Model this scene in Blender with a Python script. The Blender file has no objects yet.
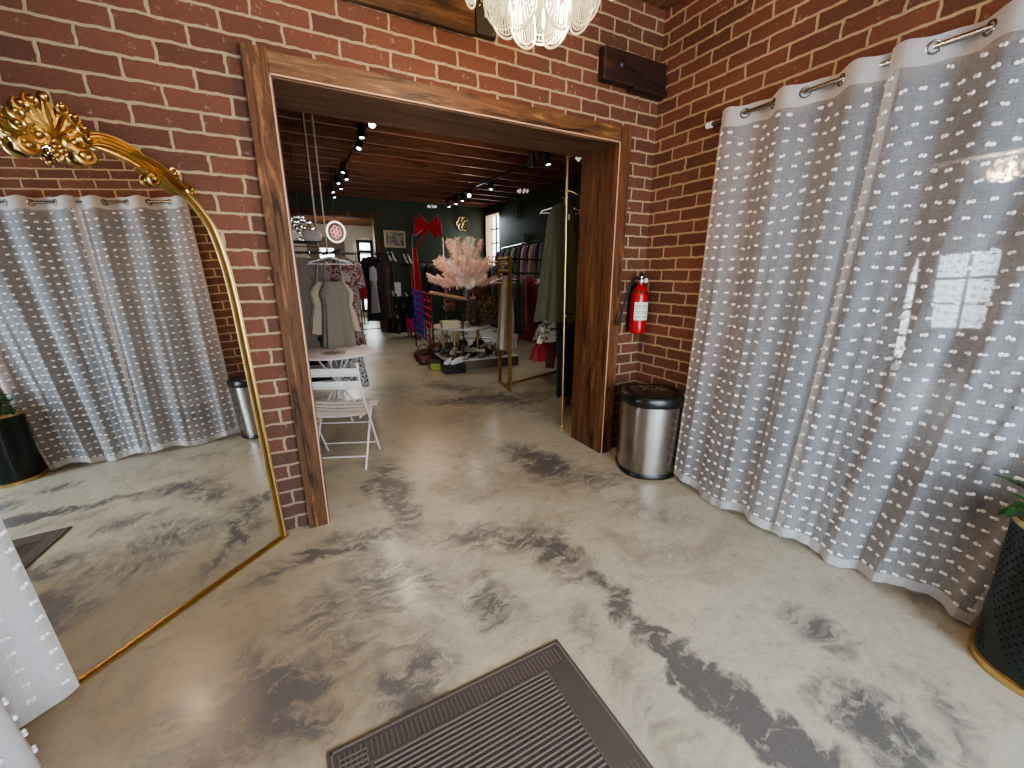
import bpy, bmesh, math, random
from mathutils import Vector, Matrix, noise as mnoise
R = math.radians
PI = math.pi
sc = bpy.context.scene
col = sc.collection
rnd = random.Random(7)

# ------------------------------------------------------------------ camera
H = 1.5
F = 410.0
PITCH, YAW = R(15.02), R(28.4)
fw = Vector((math.sin(YAW) * math.cos(PITCH), math.cos(YAW) * math.cos(PITCH), -math.sin(PITCH)))
rt = Vector((math.cos(YAW), -math.sin(YAW), 0))
up = rt.cross(fw)
CP = Vector((0, 0, H))
cam_d = bpy.data.cameras.new('camera')
cam = bpy.data.objects.new('camera', cam_d)
col.objects.link(cam)
cam_d.sensor_width = 36
cam_d.lens = F / 1024 * 36
cam_d.clip_start = 0.05
cam.location = CP
cam.rotation_euler = (R(90) - PITCH, 0, -YAW)
sc.camera = cam


def ray(px, py):
    return (fw * F + rt * (px - 512) + up * (384 - py)).normalized()


def at(px, py, y):            # point of the world plane y = const seen at a photo pixel
    d = ray(px, py)
    return CP + d * (y / d.y)


def atx(px, py, x):
    d = ray(px, py)
    return CP + d * (x / d.x)


def gr(px, py, z=0.0):        # point of a horizontal plane seen at a photo pixel
    d = ray(px, py)
    return CP + d * ((z - H) / d.z)


# ------------------------------------------------------------------ materials
def new_mat(name):
    m = bpy.data.materials.new(name)
    m.use_nodes = True
    nt = m.node_tree
    return m, nt, nt.nodes['Principled BSDF'], nt.nodes['Material Output']


def N(nt, typ, **kw):
    n = nt.nodes.new(typ)
    for k, v in kw.items():
        if k.startswith('i_'):
            key = k[2:].replace('_', ' ')
            n.inputs[key].default_value = v
        else:
            setattr(n, k, v)
    return n


def ramp(nt, stops):
    n = nt.nodes.new('ShaderNodeValToRGB')
    cr = n.color_ramp
    while len(cr.elements) < len(stops):
        cr.elements.new(0.5)
    for e, (p, c) in zip(cr.elements, stops):
        e.position = p
        e.color = (c[0], c[1], c[2], 1) if not isinstance(c, (int, float)) else (c, c, c, 1)
    return n


def math_n(nt, op, a, b=None, clamp=False):
    n = nt.nodes.new('ShaderNodeMath')
    n.operation = op
    n.use_clamp = clamp
    for i, v in enumerate((a, b)):
        if v is None:
            continue
        if isinstance(v, (int, float)):
            n.inputs[i].default_value = v
        else:
            nt.links.new(v, n.inputs[i])
    return n.outputs[0]


def mixc(nt, fac, a, b, mode='MIX'):
    n = nt.nodes.new('ShaderNodeMix')
    n.data_type = 'RGBA'
    n.blend_type = mode
    for sock, v in ((n.inputs[0], fac), (n.inputs[6], a), (n.inputs[7], b)):
        if isinstance(v, (int, float)):
            sock.default_value = v
        elif isinstance(v, tuple):
            sock.default_value = (v[0], v[1], v[2], 1)
        else:
            nt.links.new(v, sock)
    return n.outputs[2]


def simple(name, c, rough=0.6, metal=0.0, bump=0.0, bscale=60, var=0.12, nscale=8, emit=None, es=0, trans=0, sheen=0):
    m, nt, b, out = new_mat(name)
    tc = N(nt, 'ShaderNodeTexCoord')
    no = N(nt, 'ShaderNodeTexNoise', i_Scale=nscale, i_Detail=3.0)
    nt.links.new(tc.outputs['Object'], no.inputs['Vector'])
    lo = tuple(max(0, x * (1 - var)) for x in c)
    hi = tuple(min(1, x * (1 + var)) for x in c)
    nt.links.new(mixc(nt, no.outputs['Fac'], lo, hi), b.inputs['Base Color'])
    b.inputs['Roughness'].default_value = rough
    b.inputs['Metallic'].default_value = metal
    if trans:
        b.inputs['Transmission Weight'].default_value = trans
    if sheen:
        b.inputs['Sheen Weight'].default_value = sheen
    if emit:
        b.inputs['Emission Color'].default_value = (*emit, 1)
        b.inputs['Emission Strength'].default_value = es
    if bump:
        n2 = N(nt, 'ShaderNodeTexNoise', i_Scale=bscale, i_Detail=4.0)
        nt.links.new(tc.outputs['Object'], n2.inputs['Vector'])
        bp = N(nt, 'ShaderNodeBump', i_Strength=bump, i_Distance=0.01)
        nt.links.new(n2.outputs['Fac'], bp.inputs['Height'])
        nt.links.new(bp.outputs['Normal'], b.inputs['Normal'])
    return m


def brick_mat(name, axis):
    """running bond brick in world units on a wall that runs along axis ('x' or 'y')"""
    m, nt, b, out = new_mat(name)
    L = nt.links.new
    tc = N(nt, 'ShaderNodeTexCoord')
    sep = N(nt, 'ShaderNodeSeparateXYZ')
    L(tc.outputs['Object'], sep.inputs[0])
    # wobble so the joints are not ruler straight
    wn = N(nt, 'ShaderNodeTexNoise', i_Scale=20.0, i_Detail=5.0)
    L(tc.outputs['Object'], wn.inputs['Vector'])
    ws = N(nt, 'ShaderNodeSeparateColor')
    L(wn.outputs['Color'], ws.inputs[0])
    BW, RH = 0.2525, 0.0853
    shift = (20 * BW - 0.126 - 0.143) if axis == 'x' else (20 * BW - 2.375)
    h = sep.outputs['X'] if axis == 'x' else sep.outputs['Y']
    wob = math_n(nt, 'MULTIPLY', math_n(nt, 'SUBTRACT', ws.outputs[0], 0.5), 0.022)
    wob2 = math_n(nt, 'MULTIPLY', math_n(nt, 'SUBTRACT', ws.outputs[1], 0.5), 0.017)
    hx = math_n(nt, 'ADD', math_n(nt, 'ADD', h, shift), wob)
    hz = math_n(nt, 'ADD', math_n(nt, 'ADD', sep.outputs['Z'], 40 * RH - 2.555), wob2)
    cb = N(nt, 'ShaderNodeCombineXYZ')
    L(hx, cb.inputs[0])
    L(hz, cb.inputs[1])
    br = N(nt, 'ShaderNodeTexBrick')
    L(cb.outputs[0], br.inputs['Vector'])
    br.inputs['Scale'].default_value = 1.0
    br.inputs['Brick Width'].default_value = BW
    br.inputs['Row Height'].default_value = RH
    br.inputs['Mortar Size'].default_value = 0.0084
    br.inputs['Mortar Smooth'].default_value = 0.35
    br.inputs['Bias'].default_value = -0.2
    br.inputs['Color1'].default_value = (0.148, 0.055, 0.031, 1)
    br.inputs['Color2'].default_value = (0.092, 0.036, 0.021, 1)
    br.inputs['Mortar'].default_value = (0.36, 0.26, 0.155, 1)
    # fine surface variation, pale salt specks
    n1 = N(nt, 'ShaderNodeTexNoise', i_Scale=70.0, i_Detail=5.0, i_Roughness=0.7)
    L(tc.outputs['Object'], n1.inputs['Vector'])
    c1 = mixc(nt, 0.55, br.outputs['Color'], mixc(nt, n1.outputs['Fac'], (0.25, 0.25, 0.25), (0.9, 0.88, 0.85)), 'OVERLAY')
    n2 = N(nt, 'ShaderNodeTexNoise', i_Scale=26.0, i_Detail=6.0, i_Roughness=0.75)
    L(tc.outputs['Object'], n2.inputs['Vector'])
    r2 = ramp(nt, [(0.61, 0.0), (0.70, 1.0)])
    L(n2.outputs['Fac'], r2.inputs[0])
    c2 = mixc(nt, math_n(nt, 'MULTIPLY', r2.outputs[0], 0.55), c1, (0.50, 0.37, 0.26))
    # large dark and light drift, and greyer, darker bricks low down
    n3 = N(nt, 'ShaderNodeTexNoise', i_Scale=1.6, i_Detail=2.0)
    L(tc.outputs['Object'], n3.inputs['Vector'])
    c3 = mixc(nt, 0.5, c2, mixc(nt, n3.outputs['Fac'], (0.2, 0.2, 0.2), (0.85, 0.83, 0.8)), 'OVERLAY')
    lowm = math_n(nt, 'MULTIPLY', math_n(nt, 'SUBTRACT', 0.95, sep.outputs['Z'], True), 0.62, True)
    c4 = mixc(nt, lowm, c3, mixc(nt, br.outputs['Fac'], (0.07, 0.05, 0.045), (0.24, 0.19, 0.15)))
    L(c4, b.inputs['Base Color'])
    b.inputs['Roughness'].default_value = 0.82
    hgt = math_n(nt, 'ADD', math_n(nt, 'MULTIPLY', math_n(nt, 'SUBTRACT', 1.0, br.outputs['Fac']), 0.8),
                 math_n(nt, 'MULTIPLY', n1.outputs['Fac'], 0.35))
    bp = N(nt, 'ShaderNodeBump', i_Strength=0.8, i_Distance=0.008)
    L(hgt, bp.inputs['Height'])
    L(bp.outputs['Normal'], b.inputs['Normal'])
    return m


def wood_mat(name, axis, dark=(0.035, 0.012, 0.006), mid=(0.15, 0.055, 0.022), light=(0.32, 0.15, 0.065), rough=0.5, scale=1.0, seed=0.0):
    m, nt, b, out = new_mat(name)
    L = nt.links.new
    tc = N(nt, 'ShaderNodeTexCoord')
    mp = N(nt, 'ShaderNodeMapping')
    s = {'x': (1.3, 14, 14), 'y': (14, 1.3, 14), 'z': (14, 14, 1.3)}[axis]
    mp.inputs['Scale'].default_value = tuple(v * scale for v in s)
    mp.inputs['Location'].default_value = (seed, seed * 2.1, seed * 0.7)
    L(tc.outputs['Object'], mp.inputs['Vector'])
    n0 = N(nt, 'ShaderNodeTexNoise', i_Scale=0.9, i_Detail=2.0)
    L(mp.outputs[0], n0.inputs['Vector'])
    n1 = N(nt, 'ShaderNodeTexNoise', i_Scale=1.0, i_Detail=7.0, i_Roughness=0.65, i_Distortion=1.6)
    L(mp.outputs[0], n1.inputs['Vector'])
    # knots
    mk = N(nt, 'ShaderNodeMapping')
    sk = {'x': (2.4, 7, 7), 'y': (7, 2.4, 7), 'z': (7, 7, 2.4)}[axis]
    mk.inputs['Scale'].default_value = tuple(v * 0.8 * scale for v in sk)
    mk.inputs['Location'].default_value = (seed + 3.3, seed, 1.7)
    L(tc.outputs['Object'], mk.inputs['Vector'])
    vo = N(nt, 'ShaderNodeTexVoronoi', i_Scale=1.0, i_Randomness=1.0)
    L(mk.outputs[0], vo.inputs['Vector'])
    rk = ramp(nt, [(0.06, 1.0), (0.24, 0.0)])
    L(vo.outputs['Distance'], rk.inputs[0])
    rc = ramp(nt, [(0.36, dark), (0.46, mid), (0.54, mid), (0.66, light)])
    L(n1.outputs['Fac'], rc.inputs[0])
    c = mixc(nt, math_n(nt, 'MULTIPLY', rk.outputs[0], 0.8), rc.outputs[0], dark)
    n4 = N(nt, 'ShaderNodeTexNoise', i_Scale=40.0, i_Detail=3.0)
    L(tc.outputs['Object'], n4.inputs['Vector'])
    c = mixc(nt, 0.25, c, n4.outputs['Fac'], 'OVERLAY')
    L(c, b.inputs['Base Color'])
    b.inputs['Roughness'].default_value = rough
    bp = N(nt, 'ShaderNodeBump', i_Strength=0.35, i_Distance=0.006)
    L(n1.outputs['Fac'], bp.inputs['Height'])
    L(bp.outputs['Normal'], b.inputs['Normal'])
    return m


def epoxy_floor():
    m, nt, b, out = new_mat('poured_epoxy')
    L = nt.links.new
    tc = N(nt, 'ShaderNodeTexCoord')
    P = tc.outputs['Object']

    def warp(src, scale, amt, detail=4.0):
        w = N(nt, 'ShaderNodeTexNoise', i_Scale=scale, i_Detail=detail, i_Roughness=0.6)
        L(src, w.inputs['Vector'])
        v1 = N(nt, 'ShaderNodeVectorMath', operation='SUBTRACT')
        L(w.outputs['Color'], v1.inputs[0])
        v1.inputs[1].default_value = (0.5, 0.5, 0.5)
        v2 = N(nt, 'ShaderNodeVectorMath', operation='SCALE')
        L(v1.outputs[0], v2.inputs[0])
        v2.inputs['Scale'].default_value = amt
        v3 = N(nt, 'ShaderNodeVectorMath', operation='ADD')
        L(src, v3.inputs[0])
        L(v2.outputs[0], v3.inputs[1])
        return v3.outputs[0]
    Wp = warp(P, 2.4, 0.42, 5.0)
    Wb = warp(warp(P, 2.0, 0.30, 2.0), 7.0, 0.34, 8.0)
    blobs = [((385, 468), (408, 528), .13, 1.0), ((345, 540), (402, 520), .10, .8), ((296, 562), (360, 550), .075, 1.2),
             ((372, 560), (386, 615), .20, .6), ((402, 575), (440, 590), .16, .45), ((416, 640), (426, 690), .15, .6), ((392, 668), (402, 700), .12, .75),
             ((445, 530), (512, 540), .15, .6), ((520, 532), (570, 568), .15, .85), ((484, 580), (502, 612), .15, .65),
             ((590, 572), (640, 632), .07, .9), ((636, 618), (672, 660), .035, 1.2), ((674, 650), (722, 700), .07, 1.4),
             ((720, 698), (805, 752), .10, 1.4), ((848, 690), (884, 758), .11, 1.1), ((876, 705), (925, 745), .07, .9),
             ((218, 700), (290, 700), .24, 1.3), ((230, 745), (332, 728), .12, .8), ((518, 452), (566, 472), .22, .9),
             ((560, 470), (622, 484), .16, .5), ((440, 402), (535, 396), .26, .9), ((474, 392), (436, 384), .22, .7), ((508, 408), (545, 398), .2, .5),
             ((240, 590), (282, 566), .10, .6), ((795, 615), (850, 655), .10, .55), ((345, 592), (305, 640), .14, .5),
             ((150, 745), (200, 715), .12, .5), ((320, 640), (380, 660), .12, .4), ((930, 690), (960, 740), .1, .4), ((612, 640), (640, 700), .1, .25),
             ((560, 610), (600, 640), .1, .3), ((610, 500), (680, 520), .12, .25), ((420, 360), (440, 345), .5, .35), ((395, 400), (400, 380), .3, .35)]
    tot = None
    for p1, p2, wd, st in blobs:
        a, c = gr(*p1), gr(*p2)
        mid = (a + c) / 2
        d = c - a
        ang = math.atan2(d.y, d.x)
        mp = N(nt, 'ShaderNodeMapping', vector_type='TEXTURE')
        mp.inputs['Location'].default_value = (mid.x, mid.y, 0)
        mp.inputs['Rotation'].default_value = (0, 0, ang)
        mp.inputs['Scale'].default_value = (d.length * 0.75 + wd * 0.6, wd * 1.25, 1)
        L(Wb, mp.inputs['Vector'])
        g = N(nt, 'ShaderNodeTexGradient', gradient_type='SPHERICAL')
        # kill z
        vz = N(nt, 'ShaderNodeVectorMath', operation='MULTIPLY')
        L(mp.outputs[0], vz.inputs[0])
        vz.inputs[1].default_value = (1, 1, 0)
        L(vz.outputs[0], g.inputs[0])
        v = math_n(nt, 'MULTIPLY', g.outputs['Fac'], st)
        tot = v if tot is None else math_n(nt, 'MAXIMUM', tot, v)
    # streaky modulation
    mp = N(nt, 'ShaderNodeMapping')
    mp.inputs['Scale'].default_value = (1.0, 2.2, 1)
    mp.inputs['Rotation'].default_value = (0, 0, R(35))
    L(Wp, mp.inputs['Vector'])
    st = N(nt, 'ShaderNodeTexNoise', i_Scale=5.5, i_Detail=9.0, i_Roughness=0.68, i_Distortion=1.4)
    L(mp.outputs[0], st.inputs['Vector'])
    rs = ramp(nt, [(0.36, 0.0), (0.62, 1.0)])
    L(st.outputs['Fac'], rs.inputs[0])
    streak = rs.outputs[0]
    # free clouds over the whole slab
    cl = N(nt, 'ShaderNodeTexNoise', i_Scale=1.25, i_Detail=7.0, i_Roughness=0.6, i_Distortion=1.1)
    L(Wp, cl.inputs['Vector'])
    rcl = ramp(nt, [(0.50, 0.0), (0.72, 1.0)])
    L(cl.outputs['Fac'], rcl.inputs[0])
    # thin veins
    ve = N(nt, 'ShaderNodeTexNoise', i_Scale=1.9, i_Detail=4.0, i_Distortion=2.2)
    L(Wp, ve.inputs['Vector'])
    va = math_n(nt, 'ABSOLUTE', math_n(nt, 'SUBTRACT', ve.outputs['Fac'], 0.5))
    rv = ramp(nt, [(0.0, 1.0), (0.012, 0.0)])
    L(va, rv.inputs[0])
    tone = N(nt, 'ShaderNodeTexNoise', i_Scale=0.7, i_Detail=3.0)
    L(P, tone.inputs['Vector'])
    base = mixc(nt, tone.outputs['Fac'], (0.41, 0.375, 0.285), (0.53, 0.515, 0.43))
    for (qx, qy, rad_, st_) in ((165, 640, 1.0, 1.5), (330, 690, .5, .9), (420, 420, 1.3, 1.0)):
        c0 = gr(qx, qy)
        mpt = N(nt, 'ShaderNodeMapping', vector_type='TEXTURE')
        mpt.inputs['Location'].default_value = (c0.x, c0.y, 0)
        mpt.inputs['Scale'].default_value = (rad_, rad_, 1)
        L(Wp, mpt.inputs['Vector'])
        gt = N(nt, 'ShaderNodeTexGradient', gradient_type='SPHERICAL')
        L(mpt.outputs[0], gt.inputs[0])
        base = mixc(nt, math_n(nt, 'MULTIPLY', gt.outputs['Fac'], st_, True), base, (0.31, 0.245, 0.16))
    base = mixc(nt, math_n(nt, 'MULTIPLY', rcl.outputs[0], 0.6), base, (0.25, 0.205, 0.145))
    base = mixc(nt, math_n(nt, 'MULTIPLY', streak, 0.26), base, (0.20, 0.175, 0.14))
    base = mixc(nt, math_n(nt, 'MULTIPLY', math_n(nt, 'MULTIPLY', rcl.outputs[0], streak), 0.45), base, (0.14, 0.125, 0.11))
    base = mixc(nt, math_n(nt, 'MULTIPLY', rv.outputs[0], math_n(nt, 'MULTIPLY', streak, 0.35)), base, (0.12, 0.10, 0.08))
    k = math_n(nt, 'MULTIPLY', tot, math_n(nt, 'ADD', math_n(nt, 'MULTIPLY', streak, 1.7), 0.16))
    k = math_n(nt, 'MULTIPLY', k, 1.4, True)
    dk = mixc(nt, st.outputs['Fac'], (0.055, 0.055, 0.062), (0.15, 0.14, 0.135))
    base = mixc(nt, math_n(nt, 'MULTIPLY', k, 0.93), base, dk)
    fs = N(nt, 'ShaderNodeTexNoise', i_Scale=9.0, i_Detail=8.0, i_Roughness=0.7, i_Distortion=2.0)
    L(mp.outputs[0], fs.inputs['Vector'])
    base = mixc(nt, 0.28, base, mixc(nt, fs.outputs['Fac'], (0.1, 0.1, 0.1), (0.9, 0.9, 0.9)), 'OVERLAY')
    L(base, b.inputs['Base Color'])
    rr = N(nt, 'ShaderNodeTexNoise', i_Scale=9.0, i_Detail=5.0)
    L(P, rr.inputs['Vector'])
    L(math_n(nt, 'ADD', math_n(nt, 'MULTIPLY', rr.outputs['Fac'], 0.12), 0.30), b.inputs['Roughness'])
    b.inputs['Coat Weight'].default_value = 0.15
    b.inputs['Coat Roughness'].default_value = 0.15
    bp = N(nt, 'ShaderNodeBump', i_Strength=0.08, i_Distance=0.004)
    n5 = N(nt, 'ShaderNodeTexNoise', i_Scale=3.5, i_Detail=2.0)
    L(P, n5.inputs['Vector'])
    L(n5.outputs['Fac'], bp.inputs['Height'])
    L(bp.outputs['Normal'], b.inputs['Normal'])
    return m


def sheer(name, opac, tint=(0.86, 0.86, 0.88)):
    m, nt, b, out = new_mat(name)
    L = nt.links.new
    nt.nodes.remove(b)
    tc = N(nt, 'ShaderNodeTexCoord')
    df = N(nt, 'ShaderNodeBsdfDiffuse')
    tl = N(nt, 'ShaderNodeBsdfTranslucent')
    tr = N(nt, 'ShaderNodeBsdfTransparent')
    df.inputs[0].default_value = (*tint, 1)
    tl.inputs[0].default_value = (*tint, 1)
    mx = N(nt, 'ShaderNodeMixShader')
    mx.inputs[0].default_value = 0.42
    L(df.outputs[0], mx.inputs[1])
    L(tl.outputs[0], mx.inputs[2])
    # woven slubs: stretched noise in both thread directions
    a = N(nt, 'ShaderNodeMapping')
    a.inputs['Scale'].default_value = (30, 30, 400)
    L(tc.outputs['Object'], a.inputs['Vector'])
    na = N(nt, 'ShaderNodeTexNoise', i_Scale=1.0, i_Detail=2.0)
    L(a.outputs[0], na.inputs['Vector'])
    c = N(nt, 'ShaderNodeMapping')
    c.inputs['Scale'].default_value = (300, 300, 12)
    L(tc.outputs['Object'], c.inputs['Vector'])
    nb = N(nt, 'ShaderNodeTexNoise', i_Scale=1.0, i_Detail=2.0)
    L(c.outputs[0], nb.inputs['Vector'])
    s = math_n(nt, 'ADD', math_n(nt, 'MULTIPLY', math_n(nt, 'SUBTRACT', na.outputs['Fac'], 0.5), 0.38),
               math_n(nt, 'MULTIPLY', math_n(nt, 'SUBTRACT', nb.outputs['Fac'], 0.5), 0.28))
    # cloth seen edge-on lets less through
    lw = N(nt, 'ShaderNodeLayerWeight')
    lw.inputs[0].default_value = 0.35
    fc = math_n(nt, 'ADD', math_n(nt, 'ADD', opac, math_n(nt, 'MULTIPLY', lw.outputs['Facing'], 0.32)), s, True)
    m2 = N(nt, 'ShaderNodeMixShader')
    L(fc, m2.inputs[0])
    L(tr.outputs[0], m2.inputs[1])
    L(mx.outputs[0], m2.inputs[2])
    L(m2.outputs[0], out.inputs[0])
    return m


def pattern_mat(name, c1, c2, scale=30, thr=0.5, rough=0.7):
    m, nt, b, out = new_mat(name)
    tc = N(nt, 'ShaderNodeTexCoord')
    no = N(nt, 'ShaderNodeTexNoise', i_Scale=float(scale), i_Detail=2.0, i_Distortion=1.0)
    nt.links.new(tc.outputs['Object'], no.inputs['Vector'])
    r = ramp(nt, [(thr - 0.02, c1), (thr + 0.02, c2)])
    nt.links.new(no.outputs['Fac'], r.inputs[0])
    nt.links.new(r.outputs[0], b.inputs['Base Color'])
    b.inputs['Roughness'].default_value = rough
    return m


def emis(name, c, s, vary=False):
    m, nt, b, out = new_mat(name)
    nt.nodes.remove(b)
    e = N(nt, 'ShaderNodeEmission')
    e.inputs[0].default_value = (*c, 1)
    e.inputs[1].default_value = s
    if vary:
        tc = N(nt, 'ShaderNodeTexCoord')
        no = N(nt, 'ShaderNodeTexNoise', i_Scale=2.5, i_Detail=5.0)
        nt.links.new(tc.outputs['Object'], no.inputs['Vector'])
        r = ramp(nt, [(0.38, (c[0] * .35, c[1] * .45, c[2] * .4)), (0.6, c)])
        nt.links.new(no.outputs['Fac'], r.inputs[0])
        nt.links.new(r.outputs[0], e.inputs[0])
    nt.links.new(e.outputs[0], out.inputs[0])
    return m


def glass_mat(name, tint=(1, 1, 1), mixf=0.85, rough=0.02):
    m, nt, b, out = new_mat(name)
    nt.nodes.remove(b)
    tr = N(nt, 'ShaderNodeBsdfTransparent')
    tr.inputs[0].default_value = (*tint, 1)
    g = N(nt, 'ShaderNodeBsdfGlossy')
    g.inputs['Roughness'].default_value = rough
    mx = N(nt, 'ShaderNodeMixShader')
    mx.inputs[0].default_value = 1 - mixf
    nt.links.new(tr.outputs[0], mx.inputs[1])
    nt.links.new(g.outputs[0], mx.inputs[2])
    nt.links.new(mx.outputs[0], out.inputs[0])
    return m


M = {}
M['brick_x'] = brick_mat('brick_back', 'x')
M['brick_y'] = brick_mat('brick_side', 'y')
M['floor'] = epoxy_floor()
M['wood_v'] = wood_mat('stained_pine_upright', 'z', dark=(0.02, 0.008, 0.003), mid=(0.11, 0.045, 0.016), light=(0.27, 0.13, 0.05), scale=1.4, rough=.75)
M['wood_h'] = wood_mat('stained_pine_lintel', 'x', dark=(0.03, 0.012, 0.006), mid=(0.14, 0.062, 0.024), light=(0.30, 0.16, 0.07), seed=2.0, scale=1.3)
M['wood_in'] = wood_mat('stained_pine_lining', 'z', dark=(0.03, 0.01, 0.005), mid=(0.13, 0.052, 0.022), light=(0.25, 0.115, 0.05), rough=0.5, seed=5.0, scale=.8)
M['wood_soffit'] = wood_mat('stained_pine_soffit', 'x', dark=(0.07, 0.03, 0.013), mid=(0.15, 0.068, 0.032), light=(0.22, 0.11, 0.055), rough=0.65, seed=8.0)
M['wood_edge'] = simple('pale_wood_edge', (0.62, 0.36, 0.22), 0.5)  # paler strip along the inner edges of the casing
M['wood_old'] = wood_mat('aged_beam_wood', 'x', dark=(0.02, 0.010, 0.004), mid=(0.075, 0.035, 0.015), light=(0.15, 0.08, 0.035), rough=0.8, seed=11.0)
M['wood_dark'] = wood_mat('dark_bracket_wood', 'x', dark=(0.012, 0.005, 0.003), mid=(0.035, 0.014, 0.008), light=(0.07, 0.03, 0.016), rough=0.55, seed=4.0)
M['joist'] = wood_mat('ceiling_joist_wood', 'x', dark=(0.08, 0.032, 0.016), mid=(0.17, 0.068, 0.033), light=(0.26, 0.11, 0.055), rough=0.7, seed=9.0)
M['board'] = wood_mat('ceiling_board_wood', 'x', dark=(0.035, 0.015, 0.009), mid=(0.07, 0.027, 0.015), light=(0.10, 0.042, 0.025), rough=0.8, seed=13.0)
M['ceil'] = wood_mat('front_ceiling_wood', 'y', mid=(0.2, 0.1, 0.05), light=(0.32, 0.17, 0.09), rough=0.6, seed=17.0)
M['green'] = simple('dark_green_paint', (0.029, 0.042, 0.017), 0.55)
M['plaster'] = simple('pale_plaster', (0.55, 0.5, 0.42), 0.8, bump=.1)
M['greywall'] = simple('grey_drywall', (0.20, 0.175, 0.155), 0.8)
M['gold'] = simple('gold_leaf', (0.50, 0.335, 0.13), 0.30, metal=1.0, bump=.06, bscale=30, var=.15)
M['brass'] = simple('brushed_brass', (0.70, 0.50, 0.22), 0.3, metal=1.0)
M['goldmatte'] = simple('gold_paint', (0.40, 0.26, 0.09), 0.4, metal=0.6)
M['steel'] = simple('brushed_steel', (0.40, 0.37, 0.34), 0.26, metal=1.0, var=.06)
M['chrome'] = simple('chrome', (0.75, 0.75, 0.75), 0.12, metal=1.0)
M['black'] = simple('black_plastic', (0.012, 0.011, 0.011), 0.3)
M['blackmetal'] = simple('black_metal', (0.015, 0.015, 0.015), 0.45)
M['rubber'] = simple('black_rubber', (0.01, 0.01, 0.01), 0.6)
M['red'] = simple('red_enamel', (0.40, 0.012, 0.012), 0.25, var=.05)
M['white'] = simple('white_enamel', (0.72, 0.68, 0.66), 0.4, var=.04)
M['paper'] = simple('white_paper', (0.75, 0.73, 0.68), 0.7)
M['mat'] = simple('grey_brown_matting', (0.125, 0.105, 0.092), 0.95, bump=.8, bscale=450, var=.45, nscale=380)
M['sheer'] = sheer('sheer_curtain', 0.43, (0.70, 0.72, 0.76))
M['hem'] = sheer('curtain_hem', 0.80, (.78, .78, .79))
M['tuft'] = simple('cotton_tuft', (0.93, 0.92, 0.92), 0.9, var=.03)
M['tuft'].node_tree.nodes['Principled BSDF'].inputs['Subsurface Weight'].default_value = 0.0
M['petal'] = None
M['pot'] = simple('dark_green_glaze', (0.012, 0.020, 0.018), 0.3)
M['leaf'] = simple('leaf_green', (0.03, 0.09, 0.025), 0.5)
M['soil'] = simple('soil', (0.03, 0.02, 0.012), 0.95, bump=.6)


def mirror_mat():
    m, nt, b, out = new_mat('mirror_silvering')
    nt.nodes.remove(b)
    g = N(nt, 'ShaderNodeBsdfGlossy')
    g.inputs['Roughness'].default_value = 0.0
    g.inputs[0].default_value = (0.86, 0.88, 0.87, 1)
    nt.links.new(g.outputs[0], out.inputs[0])
    return m


M['mirror'] = mirror_mat()


def petal_mat(name, strength, tr_f):
    m, nt, b, out = new_mat(name)
    nt.nodes.remove(b)
    e = N(nt, 'ShaderNodeEmission')
    e.inputs[0].default_value = (1.0, 0.80, 0.45, 1)
    e.inputs[1].default_value = strength
    g = N(nt, 'ShaderNodeBsdfGlossy')
    g.inputs['Roughness'].default_value = 0.15
    t = N(nt, 'ShaderNodeBsdfTransparent')
    a = N(nt, 'ShaderNodeAddShader')
    mx = N(nt, 'ShaderNodeMixShader')
    mx.inputs[0].default_value = 0.25
    nt.links.new(e.outputs[0], mx.inputs[1])
    nt.links.new(g.outputs[0], mx.inputs[2])
    m2 = N(nt, 'ShaderNodeMixShader')
    m2.inputs[0].default_value = tr_f
    nt.links.new(mx.outputs[0], m2.inputs[1])
    nt.links.new(t.outputs[0], m2.inputs[2])
    nt.links.new(m2.outputs[0], out.inputs[0])
    return m


M['petal_rib'] = petal_mat('frosted_glass_rib', 1.0, 0.05)
M['petal_film'] = petal_mat('thin_pressed_glass', 0.2, 0.80)


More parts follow.
